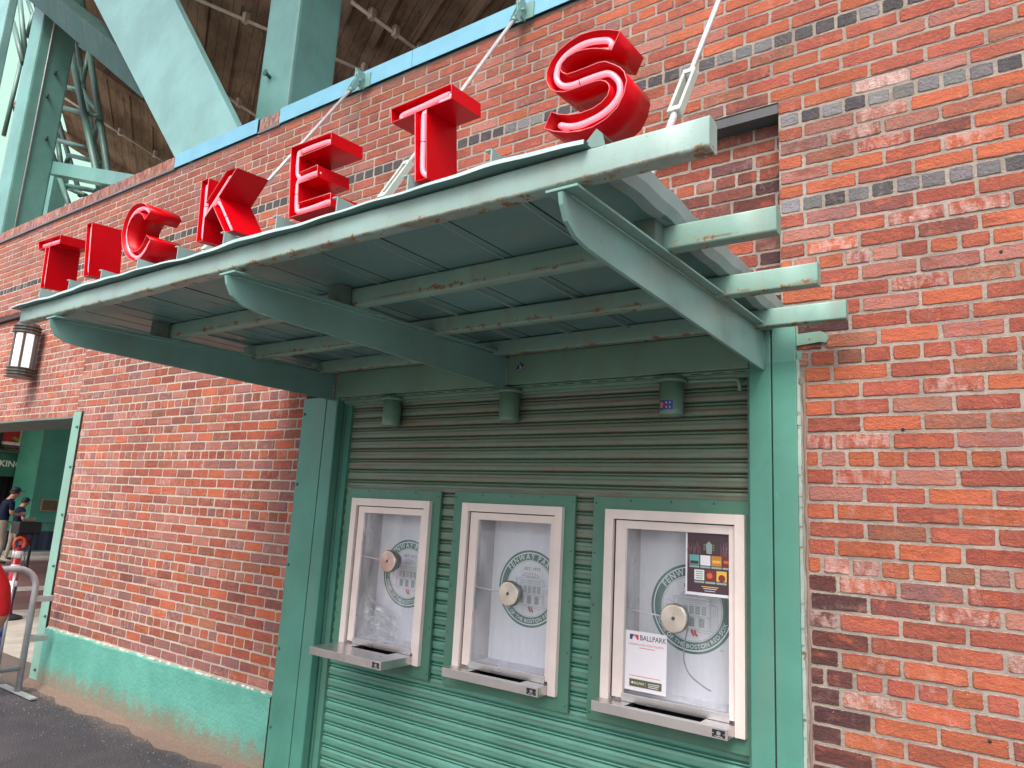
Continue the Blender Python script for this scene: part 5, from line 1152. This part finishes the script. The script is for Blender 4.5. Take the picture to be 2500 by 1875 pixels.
m = MB(); m.box((-23.5, 3.0, 0), (-23.4, 6.2, 1.95))
for k in range(22): m.box((-23.4, 3.05 + k*0.15, 0), (-23.35, 3.12 + k*0.15, 1.95))
m.build('gate', simple('gate_black', (0.012, 0.012, 0.015), 0.5), bb)
m = MB(); m.box((-23.0, 5.02, 2.60), (-22.85, 6.5, 2.66)); m.box((-22.96, 5.78, 2.52), (-22.84, 5.95, 2.66)); m.build('conduit', M_gdark, bb)
m = MB(); m.box((-23.0, 4.95, 2.62), (-22.9, 5.03, 6.0)); m.build('downpipe', simple('pipe_dark', (0.02, 0.022, 0.024), 0.4), bb)
pic = thing('wall_sign', 'white framed red sign with a green leaf shape on the dark brick building', 'sign', (-22.95, 5.2, 2.8))
m = MB(); m.box((-23.0, 4.6, 2.825), (-22.93, 5.53, 3.8)); m.build('frame', simple('frame_white', (0.75, 0.74, 0.68), 0.5), pic)
m = MB(); m.box((-22.93, 4.68, 2.905), (-22.92, 5.45, 3.75)); m.build('panel', simple('panel_red', (0.45, 0.015, 0.02), 0.5), pic)
m = MB(); m.add([(-22.912, 5.25, 3.03), (-22.912, 5.30, 2.99), (-22.912, 5.44, 2.93), (-22.912, 5.44, 3.02), (-22.912, 5.36, 3.04), (-22.912, 5.33, 3.07)], [list(range(6))]); m.build('leaf', simple('leaf_green', (0.10, 0.35, 0.05), 0.5), pic)
pil = thing('green_pillar', 'tall green painted masonry pillar with a bronze plaque', 'pillar', (-21.5, 6.2, 0))
m = MB(); m.box((-22.9, 5.48, 0), (-21.5, 7.2, 5.5), bev=0.01); m.build('shaft', paint("pillar_green", (0.045, 0.235, 0.155), 0.45, grime=0.2, bump=0.8), pil)
m = MB(); m.box((-21.5, 5.705, 1.075), (-21.46, 6.135, 1.395)); pq = m.build('plaque', simple('plaque_rim', (0.30, 0.22, 0.12), 0.4, 0.3), pil)
m = MB(); m.box((-21.46, 5.735, 1.10), (-21.455, 6.105, 1.37)); m.box((-21.456, 5.80, 1.325), (-21.45, 6.04, 1.335)); m.build('panel', simple('plaque_bronze', (0.11, 0.07, 0.04), 0.45, 0.4), pq)
# soffit of the passage
m = MB(); m.box((-12.6, 0.32, 2.36), (-7.0, 0.72, 2.60)); m.build('passage_soffit', simple('soffit_dark', (0.045, 0.045, 0.045), 0.8), wall)
# barrier in front of the pillar, with a dark tarp
def barrier(label, P0, dirv, L, H, r, mt, bars, name='crowd_barrier', gap=0.13, group=None):
    t = thing(name, label, 'barrier', P0, group); dv = Vector(dirv).normalized(); A = Vector(P0)
    up = Vector((0, 0, 1)); rc = 0.16
    pts = [A + up*0.03, A + up*(H - rc)] + [A + up*(H - rc) + dv*(rc - rc*math.cos(a)) + up*rc*math.sin(a) for a in [R(15*k) for k in range(1, 7)]] + [A + dv*(L - rc) + up*H] + [A + dv*(L - rc) + up*(H - rc) + dv*rc*math.sin(a) + up*rc*math.cos(a) for a in [R(15*k) for k in range(1, 7)]] + [A + dv*L + up*0.03]
    m = MB(); m.tube(pts, r, 12); m.build('frame', mt, t)
    m = MB(); m.tube([A + up*0.20, A + dv*L + up*0.20], r*0.85, 10); m.build('bottom_rail', mt, t)
    k = 1
    while k*gap < L - 0.05: m = MB(); m.tube([A + dv*k*gap + up*0.20, A + dv*k*gap + up*H], r*0.5, 8); m.build('upright', mt, t); k += 1
    side = dv.cross(up)
    for q in (A, A + dv*L): m = MB(); m.obox(q - side*0.30 + up*0.018, q + side*0.30 + up*0.018, up, 0.05, 0.012); m.build('foot', mt, t)
    return t
M_galv = simple("galvanised_tube", (0.40, 0.41, 0.43), 0.42, 0.45, var=0.15)
M_navy = simple("navy_cloth", (0.012, 0.018, 0.045), 0.7)
barrier('dark crowd barrier with a navy tarp in front of the green pillar', (-20.5, 4.2, 0.008), (0, 1, 0), 2.4, 0.80, 0.018, simple('barrier_dark', (0.10, 0.11, 0.12), 0.4, 0.4), 10, gap=0.15)
m = MB()
for k in range(24):
    y0 = 4.25 + k*0.095; m.add([(-20.44 + 0.02*math.sin(k*1.9), y0, 0.12), (-20.44 + 0.02*math.sin(k*1.9+1.9), y0 + 0.095, 0.12), (-20.44 + 0.02*math.sin(k*1.9+1.9), y0 + 0.095, 0.60), (-20.44 + 0.02*math.sin(k*1.9), y0, 0.60)], [(0,1,2,3)])
o = m.build('tarp', M_navy, fix=False); sd = o.modifiers.new('s', 'SOLIDIFY'); sd.thickness = 0.01; tag(o, 'navy tarp hung on the far barrier below the plaque', 'tarp')
# near grey barrier, its foot near the wall corner, running left and away from the wall
bdir = (-0.20, -0.98, 0)
nb = barrier('galvanised steel crowd barrier standing at the corner of the brick wall', (-6.66, -0.225, 0), (0, -1, 0), 2.2, 0.985, 0.024, M_galv, 8, gap=0.17)
for z in (0.40, 0.715):
    m = MB(); m.box((-6.70, -0.215, z), (-6.64, -0.075, z + 0.045), bev=0.004); m.build('hook', M_galv, nb)
m = MB(); N_ = 18
for k in range(N_):
    for j in range(6):
        def pt(kk, jj):
            t = kk/N_; h = jj/6; return (-6.69 - 0.016*math.sin(t*19 + h*2), -0.345 - 0.9*t - 0.05*(1-h), 0.26 + 0.58*h)
        m.add([pt(k, j), pt(k+1, j), pt(k+1, j+1), pt(k, j+1)], [(0,1,2,3)], 0, True)
o = m.build('banner', simple('navy_vinyl', (0.045, 0.065, 0.19), 0.45, var=0.3), fix=False); sd = o.modifiers.new('s', 'SOLIDIFY'); sd.thickness = 0.006; tag(o, 'blue vinyl banner hanging on the near crowd barrier', 'banner')
# striped bollards with chains
M_bred, M_bwht, M_borg, M_chain = simple('bollard_red', (0.45, 0.012, 0.02), 0.4), simple('bollard_white', (0.8, 0.8, 0.78), 0.4), simple('bollard_orange', (0.65, 0.08, 0.03), 0.4), simple('chain_dark', (0.03, 0.035, 0.07), 0.4)
def bollard(x, y, label, lean):
    t = thing('bollard', label, 'bollard', (x, y, 0.004), 'red and white chained bollards')
    m = MB(); z0 = 0.03
    m.lathe([(0.055, 0.03), (0.050, 0.88)], (x, y, 0.004), 'z', 20); m.build('post', M_bred, t)
    for a in (0.38, 0.58, 0.75): m = MB(); m.lathe([(0.0548, a), (0.0545, a + 0.09)], (x, y, 0.004), 'z', 20); m.build('band', M_bwht, t)
    m = MB(); m.lathe([(0.17, 0.0), (0.17, 0.03), (0.08, 0.06)], (x, y, 0.004), 'z', 20); m.build('base', simple('rubber_black', (0.015, 0.015, 0.016), 0.7), t)
    m = MB(); pts = [(x, y - 0.05, 0.88), (x, y - 0.06, 0.95), (x, y - 0.03, 1.0), (x, y + 0.03, 1.0), (x, y + 0.06, 0.95), (x, y + 0.05, 0.88)]; m.tube(smooth_path(pts), 0.017, 8); m.build('handle', M_borg, t)
    for s_ in (-1, 1):
        m = MB(); k = 0
        for k in range(16):
            u_ = k/15; zc = 0.93 - 0.42*math.sin(u_*math.pi/2); yc = y + s_*(0.055 + 0.16*u_**2); a = (k % 2)*math.pi/2
            pts = [(x + 0.06 + 0.011*math.cos(q)*math.cos(a), yc + 0.011*math.cos(q)*math.sin(a), zc + 0.017*math.sin(q)) for q in [2*math.pi*i/8 for i in range(9)]]
            m.tube(pts, 0.004, 5, cap=False)
        m.build('chain', M_chain, t)
bollard(-10.5, 1.09, 'red and white striped bollard with orange handle and chain, right of the pair', 0)
bollard(-10.9, 0.93, 'red and white striped bollard cut by the left frame edge', 0)

# ------------------------------------------------------------------ people
def figure(name, label, joints, bones, mats, regions, loc, hair=None, group=None):
    """joints: name -> (x,y,z,r); bones: pairs; regions: function(center)->material index"""
    me = bpy.data.meshes.new(name); names = list(joints); idx = {n: i for i, n in enumerate(names)}
    me.from_pydata([joints[n][:3] for n in names], [(idx[a], idx[b]) for a, b in bones], []); me.update()
    o = bpy.data.objects.new(name, me); C.objects.link(o)
    sk = o.modifiers.new('skin', 'SKIN'); sk.use_smooth_shade = True
    for i, n in enumerate(names):
        r = joints[n][3]; me.skin_vertices[0].data[i].radius = (r, r) if not isinstance(r, tuple) else r
    me.skin_vertices[0].data[0].use_root = True
    sb = o.modifiers.new('sub', 'SUBSURF'); sb.levels = 2; sb.render_levels = 2
    dgp = bpy.context.evaluated_depsgraph_get(); dgp.update()
    m2 = bpy.data.meshes.new_from_object(o.evaluated_get(dgp)); bpy.data.objects.remove(o)
    for mt in mats: m2.materials.append(mt)
    for p in m2.polygons: p.material_index = regions(p.center); p.use_smooth = True
    o = bpy.data.objects.new(name, m2); C.objects.link(o); o.location = loc
    return tag(o, label, 'person', group)
M_skin = simple('skin', (0.46, 0.24, 0.16), 0.5, var=0.05, bump=0); M_polo = simple('polo_navy', (0.006, 0.010, 0.030), 0.85, spec=0.2); M_khaki = simple('khaki', (0.26, 0.215, 0.16), 0.8); M_shoe = simple('shoe_dark', (0.03, 0.025, 0.02), 0.5); M_hair = simple('hair_dark', (0.02, 0.013, 0.009), 0.6); M_redshirt = simple('shirt_red', (0.55, 0.008, 0.012), 0.8, bump=0.4, bs=90); M_cap = simple('cap_navy', (0.008, 0.012, 0.03), 0.7)
# local frame: +y is the way they face (image right), +x towards the camera
def standing(h, lean=0.05, arm=0.0):
    s = h / 1.75; L = lean
    J = {'pelvis': (0, 0, 0.95, (0.15, 0.12)), 'waist': (0, 0.0 + L*0.3, 1.08, (0.14, 0.11)), 'chest': (0, 0.0 + L, 1.30, (0.165, 0.12)), 'neck0': (0, 0.0 + L*1.2, 1.45, 0.085), 'neck': (0, 0.03 + L*1.4, 1.50, 0.058), 'head0': (0, 0.06 + L*1.6, 1.57, 0.085), 'head1': (0, 0.085 + L*1.7, 1.66, 0.095), 'crown': (0, 0.06 + L*1.6, 1.725, 0.06),
         'nose': (0, 0.185 + L*1.7, 1.60, 0.014)}
    Bn = [('pelvis', 'waist'), ('waist', 'chest'), ('chest', 'neck0'), ('neck0', 'neck'), ('neck', 'head0'), ('head0', 'head1'), ('head1', 'crown')]
    Bn.append(('head0', 'nose'))
    for sd, n in ((1, 'l'), (-1, 'r')):
        J['sh'+n] = (sd*0.19, L*1.1, 1.41, 0.068); J['el'+n] = (sd*0.235, L + 0.02 + arm, 1.13, 0.047); J['wr'+n] = (sd*0.12, L + 0.27 + arm, 1.12, 0.032); J['pa'+n] = (sd*0.075, L + 0.34 + arm, 1.14, 0.036)
        Bn += [('chest', 'sh'+n), ('sh'+n, 'el'+n), ('el'+n, 'wr'+n), ('wr'+n, 'pa'+n)]
        for k in range(4):
            J[f'f{n}{k}'] = (sd*(0.045 + 0.0), L + 0.40 + arm - 0.008*k, 1.165 - 0.020*k, 0.010); J[f'g{n}{k}'] = (sd*0.02, L + 0.43 + arm - 0.012*k, 1.16 - 0.020*k, 0.008)
            Bn += [('pa'+n, f'f{n}{k}'), (f'f{n}{k}', f'g{n}{k}')]
        J['th'+n] = (sd*0.05, L + 0.36 + arm, 1.19, 0.011); Bn.append(('pa'+n, 'th'+n))
        J['hi'+n] = (sd*0.10, 0, 0.86, 0.105); J['kn'+n] = (sd*0.11, 0.02 + 0.04*sd, 0.50, 0.068); J['an'+n] = (sd*0.11, -0.03 + 0.05*sd, 0.09, 0.046); J['to'+n] = (sd*0.13, 0.14 + 0.05*sd, 0.035, 0.035)
        Bn += [('pelvis', 'hi'+n), ('hi'+n, 'kn'+n), ('kn'+n, 'an'+n), ('an'+n, 'to'+n)]
    J = {k: (v[0]*s, v[1]*s, v[2]*s, (tuple(q*s for q in v[3]) if isinstance(v[3], tuple) else v[3]*s)) for k, v in J.items()}
    return J, Bn
def cap_on(p, s, loc, top, L):
    m = MB(); c = (loc[0], loc[1] + (0.07 + L*1.65)*s, loc[2] + 1.655*s)
    m.lathe([(0.104*s, 0.0), (0.105*s, 0.03*s), (0.092*s, 0.065*s), (0.06*s, 0.09*s), (0.01*s, 0.10*s)], c, 'z', 18)
    m.prism([(c[0] - 0.075*s, c[1] + 0.07*s), (c[0] + 0.075*s, c[1] + 0.07*s), (c[0] + 0.055*s, c[1] + 0.18*s), (c[0] - 0.055*s, c[1] + 0.18*s)], 'z', c[2] - 0.002, c[2] + 0.010*s)
    o = m.build('cap', M_cap); o.parent = p; o.matrix_parent_inverse = p.matrix_world.inverted() if False else Matrix.Translation(-Vector(p.location))
    m = MB(); m.lathe([(0.098*s, -0.055*s), (0.101*s, 0.0)], (c[0], c[1] - 0.018*s, c[2]), 'z', 16); o = m.build('hair', M_hair); o.parent = p; o.matrix_parent_inverse = Matrix.Translation(-Vector(p.location))
def reg_staff(s):
    def f(c):
        z = c.z/s
        if z < 0.07: return 3
        if z < 0.98 and abs(c.y) < 0.25*s: return 2
        if z > 1.475: return 0
        if c.y > 0.10*s and z < 1.20 and (abs(c.x) < 0.30*s) and c.y > 0.16*s: return 0
        if abs(c.x) > 0.165*s and z < 1.22: return 0
        return 1
    return f
for (x, y, h, L, lab) in ((-18.1, 3.62, 1.66, 0.07, 'person in navy polo, khaki trousers and dark cap looking down at their hands'), (-18.9, 4.22, 1.44, 0.04, 'shorter person in dark top and navy cap behind the black bag')):
    J, Bn = standing(h, L); s = h/1.75
    p = figure('person', lab, J, Bn, [M_skin, M_polo, M_khaki, M_shoe], reg_staff(s), (x, y, 0.004))
    cap_on(p, s, (x, y, 0.004), 0, L)
# person in red at the frame edge: arm hanging, standing by the barrier
J = {'pelvis': (0, 0, 0.93, (0.16, 0.13)), 'waist': (0, 0, 1.06, (0.15, 0.12)), 'chest': (0, 0, 1.28, (0.18, 0.13)), 'neck0': (0, 0, 1.43, 0.09), 'neck': (0, 0.02, 1.49, 0.06), 'head0': (0.0, 0.03, 1.56, 0.085), 'head1': (0.0, 0.04, 1.66, 0.097), 'crown': (0, 0.03, 1.73, 0.06), 'nose': (-0.13, 0.03, 1.60, 0.014)}
Bn = [('pelvis', 'waist'), ('waist', 'chest'), ('chest', 'neck0'), ('neck0', 'neck'), ('neck', 'head0'), ('head0', 'head1'), ('head1', 'crown'), ('head0', 'nose')]
for sd, n in ((1, 'l'), (-1, 'r')):
    J['sh'+n] = (0, sd*0.19, 1.38, 0.080); J['mu'+n] = (0.0, sd*0.27, 1.22, 0.082); J['el'+n] = (0.01, sd*0.315, 1.075, 0.050); J['fo'+n] = (-0.05, sd*0.29, 0.95, 0.042); J['wr'+n] = (-0.10, sd*0.25, 0.86, 0.030); J['pa'+n] = (-0.125, sd*0.235, 0.79, 0.034)
    Bn += [('chest', 'sh'+n), ('sh'+n, 'mu'+n), ('mu'+n, 'el'+n), ('el'+n, 'fo'+n), ('fo'+n, 'wr'+n), ('wr'+n, 'pa'+n)]
    for k in range(4):
        J[f'f{n}{k}'] = (-0.115 - 0.018*k, sd*0.225, 0.735 + 0.004*k, 0.010); J[f'g{n}{k}'] = (-0.115 - 0.016*k, sd*0.205, 0.70 + 0.006*k, 0.008); Bn += [('pa'+n, f'f{n}{k}'), (f'f{n}{k}', f'g{n}{k}')]
    J['th'+n] = (-0.165, sd*0.215, 0.775, 0.011); Bn.append(('pa'+n, 'th'+n))
    J['hi'+n] = (0, sd*0.10, 0.85, 0.11); J['kn'+n] = (0, sd*0.11, 0.49, 0.070); J['an'+n] = (0.02, sd*0.11, 0.09, 0.046); J['to'+n] = (-0.14, sd*0.12, 0.035, 0.036)
    Bn += [('pelvis', 'hi'+n), ('hi'+n, 'kn'+n), ('kn'+n, 'an'+n), ('an'+n, 'to'+n)]
def reg_red(c):
    if c.z < 0.07: return 3
    if c.z < 0.86 and abs(c.y) < 0.20: return 2
    if c.z > 1.475: return 0
    if abs(c.y) > 0.19 and c.z < 1.07: return 0
    return 1
pr = figure('person', 'person in a red T-shirt whose sleeve and elbow enter at the left frame edge', J, Bn, [M_skin, M_redshirt, M_khaki, M_shoe], reg_red, (-4.60, -1.515, 0))
pr.scale = (0.90, 0.90, 0.875)
m = MB(); hc = (-4.60, -1.515 + 0.03, 1.655*0.875); m.lathe([(0.096, -0.06), (0.100, 0.0), (0.094, 0.05), (0.066, 0.085), (0.01, 0.094)], (hc[0] + 0.012, hc[1], hc[2]), 'z', 18); bpy.context.view_layer.update(); o = m.build('hair', M_hair); o.parent = pr; o.matrix_parent_inverse = pr.matrix_world.inverted()
# black case on a stand and red items by the staff
m = MB(); m.box((-16.2, 3.10, 0.76), (-15.8, 3.50, 1.00), bev=0.03); m.build('case_body', M_black)
o = bpy.data.objects['case_body']; o.name = 'black_case'; tag(o, 'black equipment case on a stand in front of the two staff', 'case')
m = MB(); m.box((-0.02, 0.05, 0), (0.02, 0.09, 0.76)); m.box((-0.02, 0.31, 0), (0.02, 0.35, 0.76)); o2 = m.build('stand', M_black); o2.location = (-16, 3.10, 0.004); o2.parent = o; 
m = MB(); m.box((-16.2, 3.22, 0.62), (-16.05, 3.36, 0.74), bev=0.01); m.box((-16.2, 3.30, 0.54), (-16.05, 3.47, 0.64), bev=0.01); tag(m.build('red_box', M_bred), 'red box hanging below the black case', 'box')
